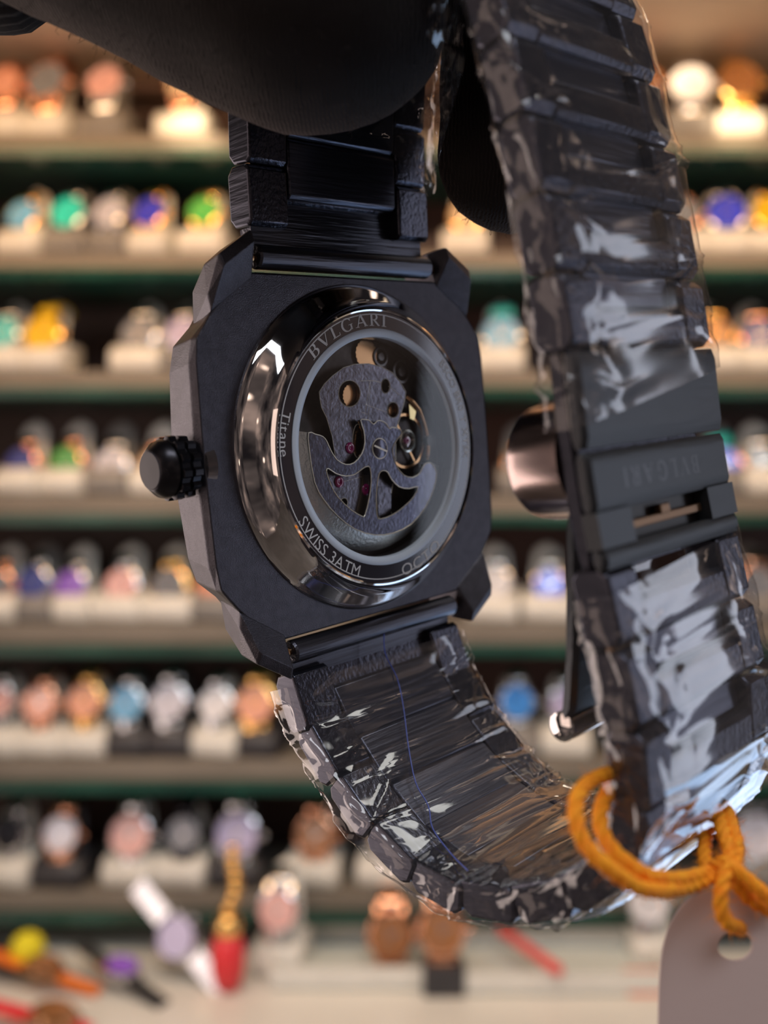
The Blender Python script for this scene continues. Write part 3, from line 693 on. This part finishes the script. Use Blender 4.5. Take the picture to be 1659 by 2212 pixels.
def at_s(s):
    s = max(0, min(TOT-1e-4, s)); lo, hi = 0, len(cum)-1
    while hi-lo > 1:
        m = (lo+hi)//2
        if cum[m] <= s: lo = m
        else: hi = m
    f = (s-cum[lo])/(cum[hi]-cum[lo]); p = dense[lo].lerp(dense[hi], f)
    a = dense[max(0, lo-6)]; b_ = dense[min(len(dense)-1, hi+6)]; t = (b_-a).normalized()
    return p, t, Vector((0, -t.z, t.y)) * -1          # point, tangent, outward normal
def s_of(v, w):
    return min(range(len(dense)), key=lambda i: (dense[i]-Vector((0, v, w))).length)
S_clasp0 = cum[s_of(-8.6, 35.8)]; S_clasp1 = cum[s_of(7.0, 34.2)]
def half(s):
    d0 = min(s, TOT-s); k = min(1, d0/45.0); return 12.75+(10.7-12.75)*k
# outward test: at the clasp the normal must point to +w
if at_s((S_clasp0+S_clasp1)/2)[2].z < 0:
    _a = at_s
    def at_s(s, _a=_a):
        p, t, n_ = _a(s); return p, t, -n_
def frame(s):
    p, t, n_ = at_s(s); return Matrix(((1, t.x, n_.x, p.x), (0, t.y, n_.y, p.y), (0, t.z, n_.z, p.z), (0, 0, 0, 1)))
def rbox(b, x0, x1, y0, y1, z0, z1, M, c=.35):
    """block with chamfered long edges (section in y, z) """
    sec = [(y0+c, z0), (y1-c, z0), (y1, z0+c), (y1, z1-c*1.5), (y1-c*1.5, z1), (y0+c*1.5, z1), (y0, z1-c*1.5), (y0, z0+c)]
    rings = []
    for x, k in ((x0, 1), (x0+.18, 0), (x1-.18, 0), (x1, 1)):
        ym = (y0+y1)/2; zm = (z0+z1)/2; e = .18*k
        rings.append([M @ Vector((x, y-(e if y > ym else -e), z-(e if z > zm else -e))) for y, z in sec])
    b.loft(rings)
TH = 3.4
def make_link(s, pitch, s_end):
    h = half(s); hc = h*.61; M = frame(s); L2 = pitch*.478
    b = MB()
    for sx in (-1, 1):
        x0, x1 = (hc+.12, h) if sx > 0 else (-h, -hc-.12)
        rbox(b, x0, x1, -L2, L2, -TH, -.05, M, .45)
    rbox(b, -hc-.3, hc+.3, -L2, -L2+pitch*.52, -TH+1.2, -.12, M, .3)
    lk = b.build('bracelet_link', M_link, W, smooth=True, scale=S, angle=25, bevel=.00008)
    s2 = s+pitch*.5
    if s2+pitch*.3 < s_end:
        M2 = frame(s2); c = MB(); rbox(c, -hc, hc, -pitch*.48, pitch*.48, -TH+.1, -1.15, M2, .4)
        c.build('centre_link', M_linkc, lk, smooth=True, scale=S, angle=25, bevel=.00008)
        pn = MB(); pn.lathe([(.35, -h+.9), (.35, h-.9)], 8, M=M2 @ Matrix.Translation((0, 0, -1.9)) @ Matrix.Rotation(PI/2, 4, 'Y'))
        pn.build('link_pin', M_brass, lk, smooth=True, scale=S)
    return lk
def run(sa, sb, n):
    p = (sb-sa)/n
    for k in range(n): make_link(sa+p*(k+.5), p, sb)
run(.2, S_clasp0-.2, round((S_clasp0-.4)/6.2))
run(S_clasp1+.2, TOT-.2, round((TOT-S_clasp1-.4)/6.2))
# clasp: two outer plates, slot with the release, blades folded inside
def plate(s0, s1, hw, z0, z1, c=.4, n=8, holes=False):
    b = MB(); rings = []
    for k in range(n+1):
        M = frame(s0+(s1-s0)*k/n); e = .25 if k in (0, n) else 0
        sec = [(-hw+c, z0), (hw-c, z0), (hw, z0+c), (hw, z1-c), (hw-c, z1), (-hw+c, z1), (-hw, z1-c), (-hw, z0+c)]
        rings.append([M @ Vector((x, 0, z-(e if z > (z0+z1)/2 else -e))) for x, z in sec])
    b.loft(rings); return b
S0 = cum[s_of(-.35, 34.8)]
M_clasp = mat('black_satin_clasp', (.050, .055, .062), .36, .7, bump=.25, bump_scale=600, aniso=(.3, 3, 3))
cl = plate(S0+.15, S_clasp1, 10.9, -1.3, .25).build('clasp', M_clasp, W, smooth=True, scale=S, angle=25)
low = MB()
sl0, sl1 = cum[s_of(-7.6, 35.7)], cum[s_of(-5.0, 35.2)]
for part in (plate(sl1, S0-.15, 10.9, -1.2, .2), ):
    low.add(part.v, part.f)
for x0, x1 in ((-10.9, -6.2), (6.2, 10.9)):
    Mm = frame((sl0+sl1)/2); hh = (sl1-sl0)/2+.05; low.box(x0, x1, -hh, hh, -1.2, .2, M=Mm)
low.add(*(lambda q: (q.v, q.f))(plate(S_clasp0-.6, sl0, 10.9, -1.2, .2, n=3)))
lower_plate = low.build('clasp_cover', M_clasp, cl, smooth=True, scale=S, angle=25)
ms = frame((sl0+sl1)/2)
rl = MB(); rl.box(-6.0, 6.0, -.5, .2, -1.1, -.5, M=ms); rl.box(-1.0, .5, .1, .9, -1.0, -.3, M=ms)
rl.build('release_latch', mat('dark_bronze', (.20, .12, .07), .35, .9), cl, scale=S, bevel=.0001)
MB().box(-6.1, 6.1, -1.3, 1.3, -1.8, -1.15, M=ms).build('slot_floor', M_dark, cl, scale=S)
# faint engraved name, upside down on the cover
tb = MB(); Mt = frame((sl1+S0)/2-.1); x = 0; gl_ = []
for ch in 'BVLGARI': vs, fs, adv = serif_glyph(ch); gl_.append((vs, fs, x)); x += adv+.25
tot = x-.25; k_ = 2.1
for vs, fs, gx in gl_:
    tb.add([Mt @ Vector((-(v.x+gx-tot/2)*k_*.95-.6, -(v.y-.36)*k_, .215)) for v in vs], fs)
tb.build('lettering', mat('worn_engraving', (.085, .09, .10), .3, .7), cl, scale=S)
# folded clasp blades and side button on the inner side
Mi = frame(cum[s_of(2.0, 34.6)])
bb = MB()
dsk = [(5.3*math.cos(a), 4.9*math.sin(a)) for a in [2*PI*k/48 for k in range(48)]]
ring_ = []
for z, k in ((-3.3, 1.0), (-7.2, 1.0), (-8.1, .97), (-8.5, .90), (-8.6, .6)): ring_.append([Mi @ Vector((x*k-4.7, y*k-3.0, z)) for x, y in dsk])
bb.loft(ring_)
bb.build('fold_hinge_cap', mat('warm_polished_steel', (.50, .40, .38), .2, 1.0), cl, smooth=True, scale=S, angle=30)
fb = MB(); rr2 = []
path = [(-.5, -2.2), (-6, -4.2), (-11, -5.4), (-16, -6.8), (-20.5, -8.2), (-22.4, -9.6)]
sA = S0
for i, (ds, z) in enumerate(path):
    M = frame(sA+ds*.98); hw_ = 4.6 if i < 5 else 4.2
    rr2.append([M @ Vector((x-3.4, 0, z+dz)) for x, dz in ((-hw_, 0), (-hw_+.4, .5), (hw_-.4, .5), (hw_, 0), (hw_-.4, -.9), (-hw_+.4, -.9))])
fb.loft(rr2); fb.build('fold_blade', M_clasp, cl, smooth=True, scale=S, angle=35)
rd = MB().lathe([(.9, -4.4), (1.25, -4.2), (1.25, 4.2), (.9, 4.4)], 24, M=frame(sA-22.2) @ Matrix.Translation((-3.4, 0, -9.6)) @ Matrix.Rotation(PI/2, 4, 'Y'))
rd.build('blade_hinge', M_chrome, cl, smooth=True, scale=S, angle=40)
inner = plate(S_clasp0-1, S_clasp1+1, 9.6, -3.4, -1.7); inner.build('clasp_base', M_link, cl, smooth=True, scale=S, angle=30)

# ================================================================== clear wrapping film
def ridge(p, o=4):
    a = 0; amp = 1; f = 1
    for k in range(o):
        a += amp*(1-abs(noise.noise(p*f)*2))**2*.5; amp *= .55; f *= 2.1
    return a
def wrap(name, s0, s1, m, label, amp=.5, slack=.55, diag0=0., diag1=0., seed=0., lift=0., step=.32, fold=(.16, .55)):
    n = max(8, int((s1-s0)/step)); K = 136; rings = []
    for i in range(n+1):
        ring = []
        for k in range(K):
            a = 2*PI*k/K; ca, sa = math.cos(a), math.sin(a)
            e = .36
            cu = math.copysign(abs(ca)**e, ca); cz = math.copysign(abs(sa)**e, sa)
            f = i/n; s = s0+(s1-s0)*f+(diag0*(1-f)+diag1*f)*cu
            h = half(s); M = frame(s)
            q = Vector((cu*1.0+seed, s*fold[0]*.65+cz*.8+cu*.5, cu*s*.012+cz*.7))
            d = ridge(q, 3)*.95+.4*noise.noise(Vector((s*.12, k*.05+seed, 3)))
            q2 = Vector((s*fold[1]*.40, cu*.7+.08*s, cz*.6+seed)); d += .30*ridge(q2, 1)
            cn = noise.noise(Vector((s*.11+seed, cu*.75+cz*.5, s*.05-cu*.4))); cm = noise.noise(Vector((s*.20+3*seed, cu*.5, cz*.6+7)))
            d = slack+amp*.62*(d-.55)+.30*math.exp(-(cn/.035)**2)+.22*math.exp(-(cm/.04)**2)
            d = max(.12, d)
            lk = abs(math.sin(PI*s/6.2))                  # sinks a little between the links
            x = cu*(h+d+lift*.3+.35); z = -TH/2+cz*(TH/2+d*.8+(.35 if cz > 0 else 0)-.25*(1-lk)+(lift if cz < 0 else 0))
            ring.append(M @ Vector((x, 0, z)))
        rings.append(ring)
    b = MB().loft(rings, True, False)
    o = b.build(name, m, None, smooth='all', scale=S)
    o.matrix_world = WM; tag(o, label, 'plastic film', 'clear protective film round the bracelet'); return o
M_film = clear_mat('clear_film', tint=(.97, .97, .98), f0=.06, f90=.85, rough=.075, haze=.010, bump=.0, bump_scale=120)
M_film2 = clear_mat('clear_film_smooth', tint=(.97, .97, .98), f0=.055, f90=.8, rough=.10, haze=.012, bump=.0, bump_scale=80)
f1 = wrap('plastic_film', 1.5, S_clasp0-1.2, M_film, 'crinkled clear film wrapped round the lower bracelet below the case', amp=.85, slack=.62, diag0=.0, diag1=.12*10, seed=1.3)
f2 = wrap('plastic_film', S_clasp1-3.6, S_clasp1+52, M_film2, 'smoother clear film wrapped round the right bracelet strand above the clasp', amp=.45, slack=.6, diag0=2.0, seed=5.1)
f3 = wrap('plastic_film', TOT-27, TOT-9.0, M_film, 'loose clear film end on the upper strand beside the gloved fingertip', amp=.7, slack=.7, diag1=3.2, seed=9.7, lift=.8)
fl = MB(); Q = [[(800, 280, 96), (890, 180, 88), (925, 60, 80), (935, -40, 78)], [(880, 345, 96), (930, 215, 88), (960, 90, 82), (975, -40, 79)], [(925, 450, 99), (965, 290, 91), (1000, 150, 84), (1010, -40, 80)]]
gr = []
def _pxd(x, y, d): return Vector(((x-829.5)/FPX*d, -(y-1106)/FPX*d, -d))
Qd = [catmull([_pxd(*p) for p in row], 12) for row in Q]
for j in range(25):
    f = j/24*2; i0 = min(1, int(f)); t = f-i0; row = []
    for k in range(len(Qd[0])):
        p = Qd[i0][k].lerp(Qd[i0+1][k], t); e = 1.6*(ridge(p*.22+Vector((4, 1, 2)), 3)-.6)
        q = RC.transposed() @ (p+Vector((.3*e, .2*e, 1.5*e))-TC); row.append(q)
    gr.append(row)
fl.loft(gr, False, False)
fl.build('loose_flap', M_film, f3, smooth='all', scale=S, fix=False)
# thin blue line running down the lower film
def on_inner(x, y, ds=.5, off=0.):
    d = Vector(((x-829.5)/FPX, -(y-1106)/FPX, -1.0)); o = RC.transposed() @ (-TC); d = RC.transposed() @ d; best = None
    s = 0.
    while s < S_clasp0:
        M = frame(s); a = M @ Vector((0, 0, -TH-off))
        # parameter t where the ray passes the surface sample in the (v, w) plane
        den = d.y*d.y+d.z*d.z; t = ((a.y-o.y)*d.y+(a.z-o.z)*d.z)/den; p = o+d*t
        e = math.hypot(p.y-a.y, p.z-a.z)
        if (best is None or e < best[0]) and abs(p.x) < 14: best = (e, p)
        s += ds
    return best[1]
ln = [on_inner(x, y, off=.75) for x, y in ((830, 1352), (832, 1410), (858, 1465), (872, 1530), (882, 1610), (898, 1690), (925, 1740), (935, 1790), (975, 1845), (1010, 1880))]
MB().tube(catmull(ln, 5), .07, 5).build('blue_line', mat('blue_ink', (.08, .12, .45), .5), f1, scale=S)

# ================================================================== the gloved hand holding the bracelet
import numpy as np
CH = []
def capsule_chain(b, pts, rad):
    P_ = [Vector(p) for p in pts]
    q = catmull(P_, 5) if len(P_) > 2 else P_
    if len(P_) > 2:
        rr = []
        for i in range(len(P_)-1):
            for k in range(5): rr.append(rad[i]+(rad[i+1]-rad[i])*k/5)
        rr.append(rad[-1])
    else: rr = list(rad)
    for i in range(len(q)-1): b.append((np.array(q[i]), np.array(q[i+1]), rr[i], rr[i+1]))
def sdf_chain(P, segs):
    d = None
    for a, c, r0, r1 in segs:
        ab = c-a; t = np.clip(((P-a) @ ab)/max(1e-9, ab @ ab), 0, 1)
        e = np.linalg.norm(P-a-t[:, None]*ab, axis=1)-(r0+(r1-r0)*t)
        d = e if d is None else np.minimum(d, e)
    return d
def sdf_all(P, chains, kk=2.2):
    d = None
    for c in chains:
        e = sdf_chain(P, c)
        if d is None: d = e
        else:
            h = np.clip(.5+.5*(d-e)/kk, 0, 1); d = d*(1-h)+e*h-kk*h*(1-h)
    return d
def surface_net(chains, lo, hi, h):
    n = [int(math.ceil((hi[i]-lo[i])/h))+1 for i in range(3)]
    ax = [lo[i]+h*np.arange(n[i]) for i in range(3)]
    G = np.stack(np.meshgrid(*ax, indexing='ij'), -1).reshape(-1, 3)
    F = np.concatenate([sdf_all(g, chains) for g in np.array_split(G, 12)]).reshape(n)
    neg = F < 0
    c = sum(neg[i:n[0]-1+i, j:n[1]-1+j, k:n[2]-1+k].astype(int) for i in (0, 1) for j in (0, 1) for k in (0, 1))
    act = (c > 0) & (c < 8); idx = -np.ones(act.shape, int); cells = np.argwhere(act); idx[act] = np.arange(len(cells))
    V = np.array(lo)+h*(cells+.5)
    for it in range(4):                                   # pull the vertices onto the surface
        f = sdf_all(V, chains); g = np.zeros_like(V)
        for a in range(3):
            d = np.zeros(3); d[a] = .15; g[:, a] = (sdf_all(V+d, chains)-sdf_all(V-d, chains))/.3
        V = V-g*(f/np.maximum(.2, (g*g).sum(1)))[:, None]*.8
    faces = []
    for a in range(3):
        b_, c_ = (a+1) % 3, (a+2) % 3
        sl0 = [slice(None)]*3; sl1 = [slice(None)]*3; sl0[a] = slice(0, n[a]-1); sl1[a] = slice(1, n[a])
        x = neg[tuple(sl0)] != neg[tuple(sl1)]; first = neg[tuple(sl0)]
        for e in np.argwhere(x):
            if e[b_] == 0 or e[c_] == 0 or e[b_] >= n[b_]-1 or e[c_] >= n[c_]-1: continue
            q = []
            for db, dc in ((-1, -1), (0, -1), (0, 0), (-1, 0)):
                k = e.copy(); k[b_] += db; k[c_] += dc; q.append(int(idx[tuple(k)]))
            faces.append(tuple(q) if first[tuple(e)] else tuple(q[::-1]))
    return V, faces
def pxd(x, y, d): return Vector(((x-829.5)/FPX*d, -(y-1106)/FPX*d, -d))      # camera axes, mm
fingers = [
  # index finger laid through the loop from the left, big in front
  ([(-88, 92, -96), (-60, 78, -88), (-33, 58, -82), pxd(520, -75, 82.5), pxd(676, 22, 84), pxd(756, 30, 85)], [13, 12.6, 12.0, 11.2, 10.2, 8.6]),
  # middle finger curling through the loop behind the right strand, its tip pointing down
  ([(-88, 96, -118), (-55, 92, -112), (-22, 72, -106), pxd(960, -230, 104), pxd(1120, -60, 102), pxd(1130, 160, 101), pxd(1107, 340, 100)], [13, 12, 11, 10, 9.3, 8.6, 7.6]),
  ([(-90, 102, -138), (-58, 106, -140), (-25, 100, -146), (-8, 84, -142), (-12, 70, -134)], [12.5, 11, 10, 9, 8]),
  ([(-92, 106, -156), (-64, 112, -160), (-38, 108, -166), (-24, 95, -160), (-28, 84, -152)], [11.5, 9.6, 8.6, 8, 7]),
  # thumb
  ([(-128, 62, -100), (-104, 74, -78), (-76, 90, -66), (-50, 96, -64), (-30, 92, -68)], [14, 13, 11.5, 10.5, 9]),
]
for p, r in fingers: c_ = []; capsule_chain(c_, p, r); CH.append(c_)
_pl = []
_pl.append(([(-168, 96, -112), (-130, 94, -108), (-94, 93, -102)], [24, 22, 17]))
_pl.append(([(-170, 99, -124), (-130, 99, -124), (-94, 100, -122)], [24, 22, 16]))
_pl.append(([(-168, 102, -136), (-132, 105, -142), (-96, 106, -148)], [22, 20, 15]))
_pl.append(([(-230, 88, -124), (-190, 94, -124), (-160, 98, -122)], [29, 28, 26]))
M_glove = bpy.data.materials.new('black_knit_glove'); M_glove.use_nodes = True
_t = M_glove.node_tree; _b = _t.nodes['Principled BSDF']
_b.inputs['Base Color'].default_value = (.010, .008, .008, 1); _b.inputs['Roughness'].default_value = .8
_b.inputs['Sheen Weight'].default_value = .25; _b.inputs['Sheen Roughness'].default_value = .4; _b.inputs['Sheen Tint'].default_value = (.5, .38, .33, 1)
_b.inputs['Specular IOR Level'].default_value = .25
_tc = _t.nodes.new('ShaderNodeTexCoord'); _n = _t.nodes.new('ShaderNodeTexNoise'); _n.inputs['Scale'].default_value = 900; _n.inputs['Detail'].default_value = 4
_w = _t.nodes.new('ShaderNodeTexWave'); _w.inputs['Scale'].default_value = 900; _w.inputs['Distortion'].default_value = 5; _w.inputs['Detail'].default_value = 3
_m = _t.nodes.new('ShaderNodeMath'); _m.operation = 'ADD'; _bp = _t.nodes.new('ShaderNodeBump'); _bp.inputs['Strength'].default_value = .3; _bp.inputs['Distance'].default_value = .0004
_t.links.new(_tc.outputs['Object'], _n.inputs['Vector']); _t.links.new(_tc.outputs['Object'], _w.inputs['Vector'])
_t.links.new(_n.outputs[0], _m.inputs[0]); _t.links.new(_w.outputs['Fac'], _m.inputs[1]); _t.links.new(_m.outputs[0], _bp.inputs['Height']); _t.links.new(_bp.outputs[0], _b.inputs['Normal'])
HM = C2W.to_4x4(); HM.translation = Vector((0, 0, EYE))
for p, r in _pl: c_ = []; capsule_chain(c_, p, r); CH.append(c_)
_V, _F = surface_net(CH, (-262, 28, -190), (32, 134, -46), 2.0)
hb_ = MB(); hb_.add([Vector(p) for p in _V], _F)
hand = hb_.build('gloved_hand', M_glove, None, smooth='all', scale=S)
hand.matrix_world = HM; me2 = hand.data
for v in me2.vertices:
    p = v.co*1000; k = noise.noise(p*.22)*.35+noise.noise(p*.9)*.10
    v.co += v.normal*k*.001
for p in me2.polygons: p.use_smooth = True
tag(hand, 'hand in a black knit glove, two fingers hooked through the bracelet', 'gloved hand')
# knit cuff
M_cuff = mat('ribbed_cuff_knit', (.020, .019, .021), .85, bump=.4, bump_scale=1200)
cf = []
for i in range(10):
    f = i/9; c = Vector((-150-95*f, 97-12*f, -124)); ring = []
    for k in range(160):
        a = 2*PI*k/160; r = (31+2.0*f+.55*(1 if (k//2) % 2 else -1))
        ring.append(c+Vector((0, r*math.cos(a), r*1.12*math.sin(a))))
    cf.append(ring)
MB().loft(cf).build('cuff', M_cuff, hand, smooth='all', scale=S)
cf = []
for i in range(14):
    f = i/13; c = pxd(-420+500*f, -105+26*f, 93); ring = []; rr_ = (7.1-1.0*f)*(1 if i < 12 else (.96 if i == 12 else .80))
    for k in range(120):
        a = 2*PI*k/120; r = rr_+.12*(1 if (k//2) % 2 else -1)
        ring.append(c+Vector((0, r*math.cos(a), r*math.sin(a))))
    cf.append(ring)
MB().loft(cf).build('cuff_fold', M_cuff, hand, smooth='all', scale=S)
# loose fibres standing off the fabric
random.seed(3); fz = MB(); vs_ = me2.vertices; cnt = 0
cand = [v for v in vs_ if -40 < v.co.x*1000 < 35 and v.co.y*1000 < 80 and v.co.z*1000 > -110]
for _ in range(1500):
    if not cand: break
    v = random.choice(cand); p = v.co*1000; n_ = v.normal
    d1 = (n_+Vector((random.uniform(-.9, .9), random.uniform(-.9, .9), random.uniform(-.9, .9)))).normalized()*random.uniform(.25, .8)
    d2 = d1+(n_*.3+Vector((random.uniform(-1, 1), random.uniform(-1, 1), random.uniform(-1, 1))))*random.uniform(.2, .5)
    fz.tube([p, p+d1, p+d2], [.022, .018, .010], 3, caps=False)
tag(fz.build('loose_fibres', M_glove, hand, scale=S, fix=False), kind='stuff')

# ================================================================== orange string and paper tag
M_or = mat('orange_yarn', (1.0, .40, .010), .8, color2=(.95, .28, .006), noise_scale=900, bump=.6, bump_scale=2600)
def yarn(b, pts, r=.60, turns=.30):
    c = catmull([pxd(*p) for p in pts], 10); up = None; A = [[], [], []]; L_ = 0
    for i, p in enumerate(c):
        t = (c[min(i+1, len(c)-1)]-c[max(i-1, 0)]).normalized()
        if up is None: up = t.orthogonal().normalized()
        up = (up-t*up.dot(t)).normalized(); sd = t.cross(up)
        if i: L_ += (p-c[i-1]).length
        for j in range(3):
            a = L_*2*PI*turns+j*2*PI/3; A[j].append(p+(up*math.cos(a)+sd*math.sin(a))*r*(.42+.05*noise.noise(p*1.5)))
    for j in range(3): b.tube(A[j], r*.62, 8)
    return c
paths = [
 [(1420, 1690, 79), (1330, 1668, 75), (1262, 1700, 71), (1243, 1752, 69), (1262, 1820, 68), (1318, 1878, 67.5), (1392, 1922, 69), (1475, 1918, 73), (1540, 1890, 76), (1575, 1850, 77), (1562, 1800, 79), (1548, 1745, 83)],
 [(1425, 1700, 80), (1338, 1690, 76), (1302, 1735, 73), (1300, 1795, 71.5), (1340, 1852, 70.5), (1410, 1895, 71), (1490, 1896, 74), (1548, 1872, 77), (1590, 1835, 78), (1582, 1790, 80), (1566, 1740, 84)],
 [(1534, 1770, 84), (1522, 1830, 80), (1530, 1875, 77), (1570, 1868, 75.5), (1620, 1905, 75), (1672, 1950, 75)],
 [(1575, 1760, 84), (1592, 1830, 79), (1588, 1880, 76), (1612, 1935, 76), (1680, 1975, 77)],
 [(1572, 1868, 75.5), (1560, 1915, 74.3), (1556, 1955, 74.0), (1567, 1990, 74.4), (1592, 2003, 76.0), (1604, 2000, 79), (1600, 1950, 80), (1585, 1900, 78), (1580, 1866, 76)],
]
yb_ = MB(); cs = []
for p in paths: cs.append(yarn(yb_, p))
string = yb_.build('string', M_or, None, smooth='all', scale=S); string.matrix_world = HM
tag(string, 'fuzzy orange string looped round the right strand, holding the paper tag', 'string')
fz = MB(); random.seed(5)
for _ in range(1100):
    c = random.choice(cs); i = random.randrange(1, len(c)-1); p = c[i]
    d = Vector([random.gauss(0, 1) for _ in range(3)]).normalized(); l = random.uniform(.6, 1.5)
    d2 = d+Vector([random.gauss(0, .7) for _ in range(3)])
    fz.tube([p+d*.3, p+d*l*.7, p+d*l*.7+d2*.4], [.022, .016, .008], 3, caps=False)
tag(fz.build('fuzz', M_or, string, scale=S, fix=False), kind='stuff')
# paper tag, hanging a little turned
M_tag = mat('pinkish_white_card', (.66, .55, .53), .6, bump=.1, bump_scale=1500)
DT = 77.0
out_px = [(1425, 2400), (1425, 2212), (1428, 2120), (1436, 2050), (1456, 1990), (1486, 1948), (1522, 1927), (1560, 1921), (1602, 1932), (1640, 1958), (1672, 1995), (1700, 2050), (1712, 2130), (1718, 2400)]
C0 = pxd(1580, 1930, DT)
def tagp(x, y):
    p = pxd(x, y, DT)-C0; return (p.x, p.y)
to = [tagp(*p) for p in out_px]; core = catmull([Vector((*p, 0)) for p in to[1:-1]], 5)
outline = [to[0]]+[(p.x, p.y) for p in core]+[to[-1]]
hole = [tagp(1587+36*math.cos(a)-3*math.sin(a), 2042+33*math.sin(a)) for a in [2*PI*k/32 for k in range(32)]]
pt = MB().poly(outline, -.18, .18, [hole]).build('paper_tag', M_tag, None, scale=S, bevel=.00006)
pt.matrix_world = HM @ Matrix.Translation(C0*S) @ Matrix.Rotation(math.radians(-6), 4, 'Y')
tag(pt, 'pinkish white paper tag with a punched hole hanging from the orange string', 'tag')
